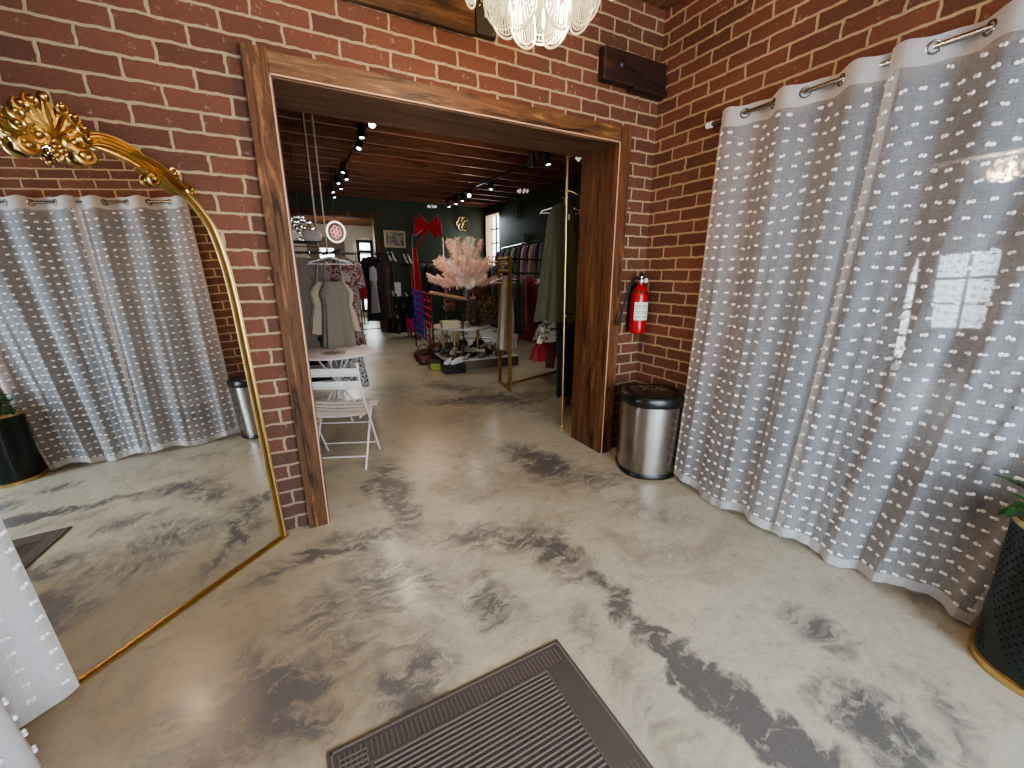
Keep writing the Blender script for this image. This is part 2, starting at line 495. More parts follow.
# ------------------------------------------------------------------ mesh building
class MB:
    def __init__(self):
        self.v = []
        self.f = []
        self.mi = []
        self.cur = 0

    def add(self, verts, faces):
        o = len(self.v)
        self.v.extend([Vector(p) for p in verts])
        for fc in faces:
            self.f.append(tuple(i + o for i in fc))
            self.mi.append(self.cur)
        return self

    def box(self, c, s, rz=0.0, mat=None):
        x, y, z = s[0] / 2, s[1] / 2, s[2] / 2
        vs = [Vector(p) for p in ((-x, -y, -z), (x, -y, -z), (x, y, -z), (-x, y, -z), (-x, -y, z), (x, -y, z), (x, y, z), (-x, y, z))]
        m = mat if mat else Matrix.Translation(Vector(c)) @ Matrix.Rotation(rz, 4, 'Z')
        return self.add([m @ p for p in vs], [(0, 3, 2, 1), (4, 5, 6, 7), (0, 1, 5, 4), (1, 2, 6, 5), (2, 3, 7, 6), (3, 0, 4, 7)])

    def bbox(self, a, b):
        return self.box([(a[i] + b[i]) / 2 for i in range(3)], [abs(b[i] - a[i]) for i in range(3)])

    def rbox(self, c, s, r, rz=0.0, n=4, topr=None):
        """box with rounded vertical corners and slightly eased top"""
        tr = topr if topr is not None else min(r, s[2] * .2) * .5
        rings = []
        for (z, ins) in ((-s[2] / 2, tr * .6), (-s[2] / 2 + tr * .6, 0), (s[2] / 2 - tr, 0), (s[2] / 2 - tr * .3, tr * .3), (s[2] / 2, tr)):
            ring = []
            hx, hy = s[0] / 2 - ins, s[1] / 2 - ins
            rr = max(r - ins, 0.001)
            for (sx, sy, a0) in ((1, 1, 0), (-1, 1, 90), (-1, -1, 180), (1, -1, 270)):
                for k in range(n + 1):
                    a = R(a0 + 90 * k / n)
                    ring.append((sx * (hx - rr) + rr * math.cos(a), sy * (hy - rr) + rr * math.sin(a), z))
            rings.append(ring)
        m = Matrix.Translation(Vector(c)) @ Matrix.Rotation(rz, 4, 'Z')
        return self.loft([[m @ Vector(p) for p in ring] for ring in rings])

    def loft(self, rings, close=True, caps=True):
        n = len(rings[0])
        vs = [p for r in rings for p in r]
        fs = []
        for i in range(len(rings) - 1):
            for j in range(n if close else n - 1):
                a, b_ = i * n + j, i * n + (j + 1) % n
                fs.append((a, b_, b_ + n, a + n))
        if caps and close:
            fs.append(tuple(range(n))[::-1])
            fs.append(tuple((len(rings) - 1) * n + k for k in range(n)))
        return self.add(vs, fs)

    def tube(self, pts, r, n=8, closed=False, flat=1.0, upv=None):
        pts = [Vector(p) for p in pts]
        rs = r if isinstance(r, (list, tuple)) else [r] * len(pts)
        rings = []
        prev = None
        K = len(pts)
        for i, p in enumerate(pts):
            if closed:
                t = pts[(i + 1) % K] - pts[(i - 1) % K]
            else:
                t = pts[min(i + 1, K - 1)] - pts[max(i - 1, 0)]
            if t.length < 1e-9:
                t = Vector((0, 0, 1))
            t.normalize()
            if upv is not None:
                a = Vector(upv)
                a = (a - t * a.dot(t))
            elif prev is None:
                a = Vector((0, 0, 1)) if abs(t.z) < .9 else Vector((1, 0, 0))
                a = a - t * a.dot(t)
            else:
                a = prev - t * prev.dot(t)
            if a.length < 1e-6:
                a = t.orthogonal()
            a.normalize()
            prev = a
            b_ = t.cross(a)
            rings.append([p + (a * math.cos(2 * PI * k / n) * flat + b_ * math.sin(2 * PI * k / n)) * rs[i] for k in range(n)])
        if closed:
            rings.append(rings[0])
            return self.loft(rings, caps=False)
        return self.loft(rings)

    def lathe(self, prof, o=(0, 0, 0), n=24, caps=True, sx=1, sy=1, rz=0):
        o = Vector(o)
        rings = []
        for r, z in prof:
            ring = []
            for k in range(n):
                a = 2 * PI * k / n
                x, y = r * math.cos(a) * sx, r * math.sin(a) * sy
                ring.append(o + Vector((x * math.cos(rz) - y * math.sin(rz), x * math.sin(rz) + y * math.cos(rz), z)))
            rings.append(ring)
        return self.loft(rings, caps=caps)

    def cyl(self, a, b_, r, n=12):
        return self.tube([a, b_], r, n)

    def ell(self, c, r, n=10, m=6, rot=None):
        c = Vector(c)
        rings = []
        for i in range(m + 1):
            t = PI * (i + .02 if i == 0 else (i - .02 if i == m else i)) / m
            ring = []
            for k in range(n):
                a = 2 * PI * k / n
                q = Vector((r[0] * math.sin(t) * math.cos(a), r[1] * math.sin(t) * math.sin(a), -r[2] * math.cos(t)))
                if rot is not None:
                    q = rot @ q
                ring.append(c + q)
            rings.append(ring)
        return self.loft(rings)

    def grid(self, fn, nu, nv, closed_u=False):
        vs = [fn(i / nu, j / nv) for j in range(nv + 1) for i in range(nu + 1)]
        fs = []
        for j in range(nv):
            for i in range(nu):
                a = j * (nu + 1) + i
                fs.append((a, a + 1, a + nu + 2, a + nu + 1))
        return self.add(vs, fs)

    def tri(self, a, b_, c):
        return self.add([a, b_, c], [(0, 1, 2)])

    def prism(self, outline, d):
        """outline: list of Vectors in a plane, d: thickness vector"""
        d = Vector(d)
        o = [Vector(p) for p in outline]
        return self.loft([o, [p + d for p in o]])

    def build(self, name, mats, parent=None, smooth=True, bevel=0):
        if not isinstance(mats, (list, tuple)):
            mats = [mats]
        me = bpy.data.meshes.new(name)
        vs = self.v
        if parent is not None:
            mw = world(parent).inverted()
            vs = [mw @ p for p in vs]
        me.from_pydata([tuple(p) for p in vs], [], self.f)
        for mm in mats:
            me.materials.append(mm)
        for p, k in zip(me.polygons, self.mi):
            p.material_index = min(k, len(mats) - 1)
            p.use_smooth = smooth
        me.update()
        bm = bmesh.new()
        bm.from_mesh(me)
        bmesh.ops.recalc_face_normals(bm, faces=bm.faces)
        if smooth:
            for e in bm.edges:
                if len(e.link_faces) == 2 and e.calc_face_angle(0) > R(38):
                    e.smooth = False
        bm.to_mesh(me)
        bm.free()
        o = bpy.data.objects.new(name, me)
        col.objects.link(o)
        if parent is not None:
            o.parent = parent
        if bevel:
            md = o.modifiers.new('ease', 'BEVEL')
            md.width = bevel
            md.segments = 2
            md.limit_method = 'ANGLE'
        return o


def world(o):
    m = Matrix.Translation(o.location) @ o.rotation_euler.to_matrix().to_4x4()
    return world(o.parent) @ m if o.parent else m


def tag(o, label=None, cat=None, group=None, kind=None):
    if label:
        o['label'] = label
    if cat:
        o['category'] = cat
    if group:
        o['group'] = group
    if kind:
        o['kind'] = kind
    return o


def thing(name, label, cat, loc=(0, 0, 0), rz=0.0, group=None):
    o = bpy.data.objects.new(name, None)
    col.objects.link(o)
    o.empty_display_size = .05
    o.location = loc
    o.rotation_euler = (0, 0, rz)
    return tag(o, label, cat, group)


def dup(o, loc, rz=None, label=None, group=None):
    r = o.copy()
    col.objects.link(r)
    r.location = loc
    if rz is not None:
        r.rotation_euler = (0, 0, rz)
    if label:
        r['label'] = label
    if group:
        r['group'] = group
    for ch in list(o.children):
        c = ch.copy()
        col.objects.link(c)
        c.parent = r
        for g in list(ch.children):
            d = g.copy()
            col.objects.link(d)
            d.parent = c
    return r


def struct(name, mb, mats, smooth=False, bevel=0):
    o = mb.build(name, mats, None, smooth, bevel)
    o['kind'] = 'structure'
    return o


# ------------------------------------------------------------------ the setting
D0, D1 = 2.554, 2.915          # brick back wall: front and rear face
XR = 2.62                      # brick side wall
XL = -1.25                     # left wall, behind the mirror and curtain
YF = -1.6                      # street front, behind the camera
ZC = 3.30
OX0, OX1, OZ = 0.06, 2.235, 2.41   # the cased opening
X2 = 5.25                      # right wall of the shop floor
YB = 11.4                      # green end wall
ZJ = 3.28                      # underside of joists

struct('floor', MB().bbox((-2.6, YF - .3, -.1), (6.2, 17, 0)), M['floor'])

w = MB()
w.bbox((XL - .15, D0, 0), (OX0 - .01, D1, ZC + .3))
w.bbox((OX1 + .01, D0, 0), (XR + .2, D1, ZC + .3))
w.bbox((OX0 - .01, D0, OZ + .01), (OX1 + .01, D1, ZC + .3))
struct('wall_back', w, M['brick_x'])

# side wall with the fitting alcove opening behind the curtain
AY0, AY1, AZ = 0.22, 1.72, 2.36
w = MB()
w.bbox((XR, AY1, 0), (XR + .2, D0, ZC + .3))
w.bbox((XR, YF, 0), (XR + .2, AY0, ZC + .3))
w.bbox((XR, AY0, AZ), (XR + .2, AY1, ZC + .3))
struct('wall_right', w, M['brick_y'])
w = MB()
w.bbox((XR + .2, AY0 - .06, 0), (3.75, AY0, AZ + .05))
w.bbox((XR + .2, AY1, 0), (3.75, AY1 + .06, AZ + .05))
w.bbox((3.7, AY0 - .06, 0), (3.76, AY1 + .06, AZ + .05))
w.bbox((XR + .2, AY0 - .06, AZ), (3.76, AY1 + .06, AZ + .06))
struct('wall_alcove', w, M['greywall'])
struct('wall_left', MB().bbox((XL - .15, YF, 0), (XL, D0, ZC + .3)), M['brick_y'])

# street front with glazed door and window, behind the camera
w = MB()
w.bbox((XL - .15, YF - .2, 0), (-.9, YF, ZC + .3))
w.bbox((-.9, YF - .2, 0), (.5, YF, .75))
w.bbox((-.9, YF - .2, 2.25), (2.3, YF, ZC + .3))
w.bbox((.5, YF - .2, 0), (.75, YF, 2.25))
w.bbox((1.75, YF - .2, 0), (XR + .2, YF, 2.25))
w.bbox((1.75, YF - .2, 2.25), (XR + .2, YF, ZC + .3))
struct('wall_front', w, M['brick_x'])
w = MB()
for (x0, x1, z0, z1, nx, nz) in ((-.9, .5, .75, 2.25, 3, 3), (.75, 1.75, 0.02, 2.25, 2, 4)):
    for k in range(nx + 1):
        x = x0 + (x1 - x0) * k / nx
        w.box((x, YF - .1, (z0 + z1) / 2), (.05, .05, z1 - z0))
    for k in range(nz + 1):
        z = z0 + (z1 - z0) * k / nz
        w.box(((x0 + x1) / 2, YF - .1, z), (x1 - x0, .05, .05))
struct('window_1', w, M['white'])
struct('ceiling', MB().bbox((XL - .15, YF - .2, ZC), (XR + .2, D0, ZC + .12)), M['ceil'])

# casing and lining of the opening
CW = .105
w = MB()
w.bbox((OX0 - CW, D0 - .045, 0), (OX0, D0, OZ + CW))
struct('trim_1', w, M['wood_v'], bevel=.003)
w = MB()
w.bbox((OX1, D0 - .045, 0), (OX1 + CW, D0, OZ + CW))
struct('trim_2', w, M['wood_in'], bevel=.003)
w = MB()
w.bbox((OX0, D0 - .045, OZ), (OX1, D0, OZ + CW - .006))
struct('trim_3', w, M['wood_h'], bevel=.003)
w = MB()
w.bbox((OX0 - .012, D0 - .03, 0), (OX0 + .012, D1 + .02, OZ))
w.bbox((OX1 - .012, D0 - .03, 0), (OX1 + .012, D1 + .02, OZ))
struct('trim_4', w, M['wood_in'])
w = MB()
w.bbox((OX0 + .012, D0 - .03, OZ - .012), (OX1 - .012, D1 + .02, OZ + .012))
struct('trim_5', w, M['wood_soffit'])
w = MB()
e = .004
w.bbox((OX0 - .001, D0 - .05, 0), (OX0 + .006, D0 - .043, OZ))
w.bbox((OX1 - .006, D0 - .05, 0), (OX1 + .001, D0 - .043, OZ))
w.bbox((OX0 - .001, D0 - .05, OZ - .006), (OX1 + .001, D0 - .043, OZ + .001))
struct('trim_6', w, M['wood_edge'])

# shop floor shell
w = MB()
w.bbox((XL - 1.0, D1 - .02, 0), (XL - .9, YB, 3.6))
struct('wall_shop_left', w, M['green'])
WY0, WY1, WZ0, WZ1 = 10.42, 11.3, 1.6, 3.10
w = MB()
w.bbox((X2, D1 - .1, 0), (X2 + .25, WY0, 3.6))
w.bbox((X2, WY1, 0), (X2 + .25, YB + .2, 3.6))
w.bbox((X2, WY0, 0), (X2 + .25, WY1, WZ0))
w.bbox((X2, WY0, WZ1), (X2 + .25, WY1, 3.6))
struct('wall_shop_right', w, M['green'])
w = MB()
w.bbox((X2 - .0, WY0 - .0, WZ0), (X2 + .25, WY0 + .03, WZ1))
w.bbox((X2 - .0, WY1 - .03, WZ0), (X2 + .25, WY1, WZ1))
w.bbox((X2 - .0, WY0, WZ1 - .03), (X2 + .25, WY1, WZ1))
w.bbox((X2 - .03, WY0, WZ0), (X2 + .25, WY1, WZ0 + .03))
struct('trim_7', w, simple('pale_reveal_wood', (0.62, 0.42, 0.25), .6))
w = MB()
for k in range(4):
    w.box((X2 + .2, WY0 + (WY1 - WY0) * k / 3, (WZ0 + WZ1) / 2), (.04, .035, WZ1 - WZ0))
for k in range(5):
    w.box((X2 + .2, (WY0 + WY1) / 2, WZ0 + (WZ1 - WZ0) * k / 4), (.04, WY1 - WY0, .035))
w.cur = 1
w.box((X2 + .235, (WY0 + WY1) / 2, (WZ0 + WZ1) / 2), (.01, WY1 - WY0, WZ1 - WZ0))
struct('window_2', w, [M['blackmetal'], emis('bright_sky_pane', (0.85, 0.93, 1.0), 3.5)])
# wall dividing front shop, right of the opening (rear face is green)
struct('wall_divider', MB().bbox((XR + .2, D1 - .1, 0), (X2, D1, 3.6)), M['green'])
struct('wall_divider_left', MB().bbox((XL - 1, D1 - .1, 0), (XL - .15, D1, 3.6)), M['green'])
# end wall with the second opening
EX0, EX1, EZ = 0.10, 2.18, 2.86
w = MB()
w.bbox((XL - 1, YB, 0), (EX0, YB + .2, 3.6))
w.bbox((EX1, YB, 0), (X2, YB + .2, 3.6))
w.bbox((EX0, YB, EZ), (EX1, YB + .2, 3.6))
struct('wall_end', w, M['green'])
w = MB()
w.bbox((EX0 - .12, YB - .03, 0), (EX0, YB + .22, EZ + .12))
w.bbox((EX1, YB - .03, 0), (EX1 + .14, YB + .22, EZ + .12))
w.bbox((EX0, YB - .03, EZ), (EX1, YB + .22, EZ + .12))
struct('trim_8', w, M['wood_v'])
struct('ceiling_shop', MB().bbox((XL - 1, D1 - .1, 3.52), (X2, YB + .1, 3.6)), M['board'])
w = MB()
struct('ceiling_divider_soffit', MB().bbox((XL - .15, D1 - .1, 3.28), (X2, D1, 3.6)), M['green'])
k = 0
joists = []
y = 3.28
while y < YB - .1:
    w = MB()
    w.bbox((XL - 1, y - .025, ZJ), (X2, y + .025, 3.52))
    j = w.build('ceiling_joist', M['joist'], None, False)
    j['kind'] = 'structure'
    y += .56
# room beyond
w = MB()
w.bbox((-.6, 15.6, 0), (4.2, 15.8, 3.4))
w.bbox((-.7, YB + .2, 0), (-.6, 15.8, 3.4))
w.bbox((4.2, YB + .2, 0), (4.3, 15.8, 3.4))
struct('wall_far', w, M['plaster'])
w = MB()
w.bbox((-.7, YB + .2, 3.2), (4.3, 15.8, 3.3))
for k in range(6):
    w.bbox((-.7, 12 + k * .65, 3.06), (4.3, 12.06 + k * .65, 3.2))
struct('ceiling_far', w, M['joist'])


def framed_window(name, px0, py0, px1, py1, y, nx, nz, mat, fr=M['wood_dark'], fw_=.1, kind=None):
    a, c = at(px0, py0, y), at(px1, py1, y)
    w = MB()
    x0, x1, z1, z0 = a.x, c.x, a.z, max(c.z, 0.02)
    for (p, q) in (((x0 - fw_, z0 - fw_ * (z0 > .1)), (x0, z1 + fw_)), ((x1, z0 - fw_ * (z0 > .1)), (x1 + fw_, z1 + fw_)), ((x0, z1), (x1, z1 + fw_)), ((x0, z0 - fw_ * .9), (x1, z0))):
        w.bbox((p[0], y - .05, max(p[1], 0)), (q[0], y, max(q[1], .03)))
    for k in range(1, nx):
        x = x0 + (x1 - x0) * k / nx
        w.box((x, y - .02, (z0 + z1) / 2), (.03, .03, z1 - z0))
    for k in range(1, nz):
        z = z0 + (z1 - z0) * k / nz
        w.box(((x0 + x1) / 2, y - .02, z), (x1 - x0, .03, .03))
    w.cur = 1
    w.bbox((x0, y - .012, z0), (x1, y - .006, z1))
    return struct(name, w, [fr, mat])


framed_window('window_3', 319, 248, 338, 291, 15.58, 2, 2, emis('bright_street_pane', (0.92, 0.96, 1.0), 5.0, True), fr=simple('grey_brown_frame', (.16, .12, .09), .6), fw_=.35)
framed_window('door_1', 359, 243, 375, 309, 15.5, 1, 2, emis('bright_door_pane', (0.95, 0.97, 1.0), 4.0, True))


# ------------------------------------------------------------------ timber on the brick wall
t = tag(MB().bbox((XL + .02, D0 - .04, 2.805), (1.127, D0 - .001, 3.11)).build('timber_beam', M['wood_old'], None, False, bevel=.006),
        'long aged timber board high on the brick wall above the opening', 'timber')
t = thing('metal_plate', 'dark grey ribbed metal plate at the end of the aged timber board', 'plate', (1.19, D0 - .03, 2.81))
MB().bbox((1.13, D0 - .05, 2.812), (1.252, D0 - .001, 2.962)).build('plate', simple('grey_plate', (.06, .055, .045), .45, metal=.4), t, False, bevel=.003)
w = MB()
for k in range(5):
    w.cyl((1.145 + k * .024, D0 - .03, 2.962), (1.145 + k * .024, D0 - .03, 3.1), .008, 8)
w.build('rib', M['steel'], t)
for (x, z) in ((1.15, 2.83), (1.235, 2.945), (1.15, 2.945), (1.235, 2.83)):
    MB().ell((x, D0 - .052, z), (.005, .004, .005), 8, 4).build('rivet', M['chrome'], t)

t = thing('wooden_bracket', 'short dark wooden block fixed in the corner above the opening', 'bracket', (2.33, D0, 2.76))
w = MB()
w.bbox((2.035, D0 - .07, 2.755), (2.612, D0 - .001, 2.95))
w.build('block', M['wood_dark'], t, False, bevel=.012)
w = MB()
w.bbox((2.3, D0 - .085, 2.738), (2.617, D0 - .001, 2.768))
w.build('ledge', M['wood_dark'], t, False, bevel=.006)
w = MB()
w.lathe([(.03, 0), (.03, .006), (.018, .012), (.012, .018)], (0, 0, 0), 14)
mt = Matrix.Translation((2.19, D0 - .07, 2.865)) @ Matrix.Rotation(R(90), 4, 'X')
w.v = [mt @ p for p in w.v]
w.build('bolt', M['blackmetal'], t)

# ------------------------------------------------------------------ mirror
P0 = gr(283, 537)
ang = math.atan2(-.671, -.741) + R(1.2)
MU = Vector((math.cos(ang), math.sin(ang), 0))
NH = Vector((MU.y, -MU.x, 0))
LEAN = R(2.8)
MV = Vector((0, 0, 1)) * math.cos(LEAN) + NH * math.sin(LEAN)
MN = MV.cross(MU).normalized()
if MN.dot(CP - P0) < 0:
    MN = -MN
mir = thing('floor_mirror', 'tall leaning arched floor mirror with ornate gold frame and shell crest', 'mirror', P0 + MU * .56)
WM = 1.12


def mp_(u, v, d=0.0):
    return P0 + MU * u + MV * v + MN * d


half = [(0.0, 0.0), (0.0, .7), (0.0, 1.35), (.006, 1.49), (.018, 1.60), (.040, 1.71), (.072, 1.775), (.112, 1.83), (.155, 1.868), (.20, 1.893), (.25, 1.918), (.30, 1.94), (.36, 1.962), (.45, 1.980), (.56, 1.988)]
full = half + [(WM - u, v) for u, v in half[-2::-1]]
w = MB()
w.add([mp_(u, v, .006) for u, v in full], [tuple(range(len(full)))])
w.build('glass', M['mirror'], mir, False)
w = MB()
w.add([mp_(u, v, -.012) for u, v in full], [tuple(range(len(full)))])
w.build('backing', M['wood_dark'], mir, False)


def smooth_path(pts, n=6):
    """Catmull-Rom through 2-D points"""
    out = []
    P = [pts[0]] + list(pts) + [pts[-1]]
    for i in range(1, len(P) - 2):
        for k in range(n):
            t_ = k / n
            out.append(tuple(.5 * ((2 * P[i][j]) + (-P[i - 1][j] + P[i + 1][j]) * t_ + (2 * P[i - 1][j] - 5 * P[i][j] + 4 * P[i + 1][j] - P[i + 2][j]) * t_ ** 2
                                   + (-P[i - 1][j] + 3 * P[i][j] - 3 * P[i + 1][j] + P[i + 2][j]) * t_ ** 3) for j in range(len(pts[0]))))
    out.append(tuple(pts[-1]))
    return out


def frame_sweep(w, path, prof):
    """sweep a 2-D profile (across, out) along a mirror-plane path"""
    pts = path
    rings = []
    for i, (u, v) in enumerate(pts):
        a = Vector(pts[max(i - 1, 0)])
        c = Vector(pts[min(i + 1, len(pts) - 1)])
        t_ = (c - a)
        t_.normalize()
        nx, ny = -t_.y, t_.x
        rings.append([mp_(u + nx * s, v + ny * s, o) for s, o in prof])
    return w.loft(rings)


prof = [(-.020, -.012), (-.020, .010), (-.016, .018), (-.010, .018), (-.006, .013), (-.003, .020), (.003, .024), (.009, .022), (.012, .014), (.016, .018), (.020, .012), (.020, -.012)]
w = MB()
sp = [(u, v) for u, v in full]
fr_path = smooth_path(sp[2:-2], 5)
frame_sweep(w, [(0, 0), (0, .7)] + fr_path + [(WM, .7), (WM, 0)], prof)
frame_sweep(w, [(-.02, 0), (WM + .02, 0)], prof)
w.build('frame', M['gold'], mir)


def scroll(w, cu, cv, r0, turns, a0, sgn, rad, d=.02, tail=None):
    pts = []
    n = int(14 * turns) + 2
    for i in range(n):
        k = i / (n - 1)
        a = a0 + sgn * 2 * PI * turns * k
        r = r0 * (1 - k) ** .8 + .006
        pts.append(mp_(cu + r * math.cos(a), cv + r * math.sin(a), d + .012 * k))
    if tail:
        pts = [mp_(*tail[j]) for j in range(len(tail))] + pts
    rs = [rad * (.55 + .45 * math.sin(PI * min(1, (i + 2) / len(pts)))) for i in range(len(pts))]
    w.tube(pts, rs, 8)
    w.ell(pts[-1], (rad * 1.3,) * 3, 8, 5)


def leaf_blade(w, path, width, d=.02, ridge=.018):
    """tapering grooved blade in the mirror plane: path of (u,v)"""
    p = smooth_path(path, 5)
    n = len(p)
    rows = []
    for i, (u, v) in enumerate(p):
        a = Vector(p[max(i - 1, 0)])
        c = Vector(p[min(i + 1, n - 1)])
        t_ = c - a
        t_.normalize()
        k = i / (n - 1)
        wd = width * (math.sin(PI * (k * .85 + .1)) ** .7)
        row = []
        for s in (-1, -.6, -.3, 0, .3, .6, 1):
            o = d + ridge * (1 - abs(s) ** 2) * (1 if abs(s) not in (.3,) else .65)
            row.append(mp_(u - t_.y * s * wd, v + t_.x * s * wd, o))
        row.append(mp_(u, v, d - .012))
        rows.append(row)
    w.loft(rows)


for sgn in (-1, 1):
    def X(u):
        return WM / 2 + sgn * (u - WM / 2)
    w = MB()
    # heavy acanthus sweep of the arch
    for off, wd in ((0.016, .017), (-0.012, .015), (.002, .013)):
        leaf_blade(w, [(X(.495), 1.962 + off), (X(.42), 1.990 + off), (X(.34), 1.978 + off), (X(.27), 1.94 + off * .9), (X(.20), 1.89 + off * .6), (X(.15), 1.862)], wd)
    leaf_blade(w, [(X(.33), 1.965), (X(.27), 1.955), (X(.225), 1.935), (X(.17), 1.895), (X(.13), 1.855)], .014, .03)
    leaf_blade(w, [(X(.30), 1.92), (X(.24), 1.90), (X(.19), 1.86), (X(.15), 1.845)], .012, .024)
    s_ = 1 if sgn > 0 else -1
    scroll(w, X(.265), 1.885, .026, 1.3, R(60), s_, .008)
    scroll(w, X(.178), 1.922, .018, 1.2, R(250), s_, .007, .03)
    scroll(w, X(.125), 1.862, .018, 1.2, R(200), -s_, .007, .03)
    w.build('acanthus_leaf', M['gold'], mir)
# crest
w = MB()
for k in range(-4, 5):
    a = R(90 + k * 19.5)
    ln = .125 - .005 * abs(k) if abs(k) < 4 else .10
    c0 = (WM / 2, 1.955)
    bend = -k * .012
    ux, vx = math.cos(a), math.sin(a)
    e = (c0[0] + ux * ln, c0[1] + vx * ln)
    leaf_blade(w, [c0, (c0[0] + ux * ln * .4 + vx * bend * .4, c0[1] + vx * ln * .4 - ux * bend * .4), (c0[0] + ux * ln * .75 + vx * bend, c0[1] + vx * ln * .75), e], .026, .03, .02)
    if k:
        scroll(w, e[0] - ux * .012, e[1] - vx * .012, .015, 1.0, a, 1 if k > 0 else -1, .0075, .038)
    else:
        w.ell(mp_(e[0], e[1], .038), (.017, .017, .017), 10, 6)
w.build('shell_crest', M['gold'], mir)
w = MB()
for sgn in (-1, 1):
    scroll(w, WM / 2 + sgn * .040, 1.952, .026, 1.25, R(90), -sgn, .011, .036)
    scroll(w, WM / 2 + sgn * .078, 1.918, .027, 1.35, R(90 + sgn * 60), sgn, .011, .032)
    w.tube([mp_(WM / 2 + sgn * .02, 1.95, .04), mp_(WM / 2 + sgn * .05, 1.925, .045), mp_(WM / 2 + sgn * .08, 1.935, .04), mp_(WM / 2 + sgn * .115, 1.92, .035)], [.008, .012, .012, .006], 8)
for k in range(7):
    a = 2 * PI * k / 7
    w.ell(mp_(WM / 2 + .017 * math.cos(a), 1.912 + .017 * math.sin(a), .045), (.009, .009, .009), 8, 5)
w.ell(mp_(WM / 2, 1.912, .052), (.012, .012, .012), 8, 5)
w.ell(mp_(WM / 2, 1.888, .04), (.012, .012, .012), 8, 5)
w.build('rosette', M['gold'], mir)


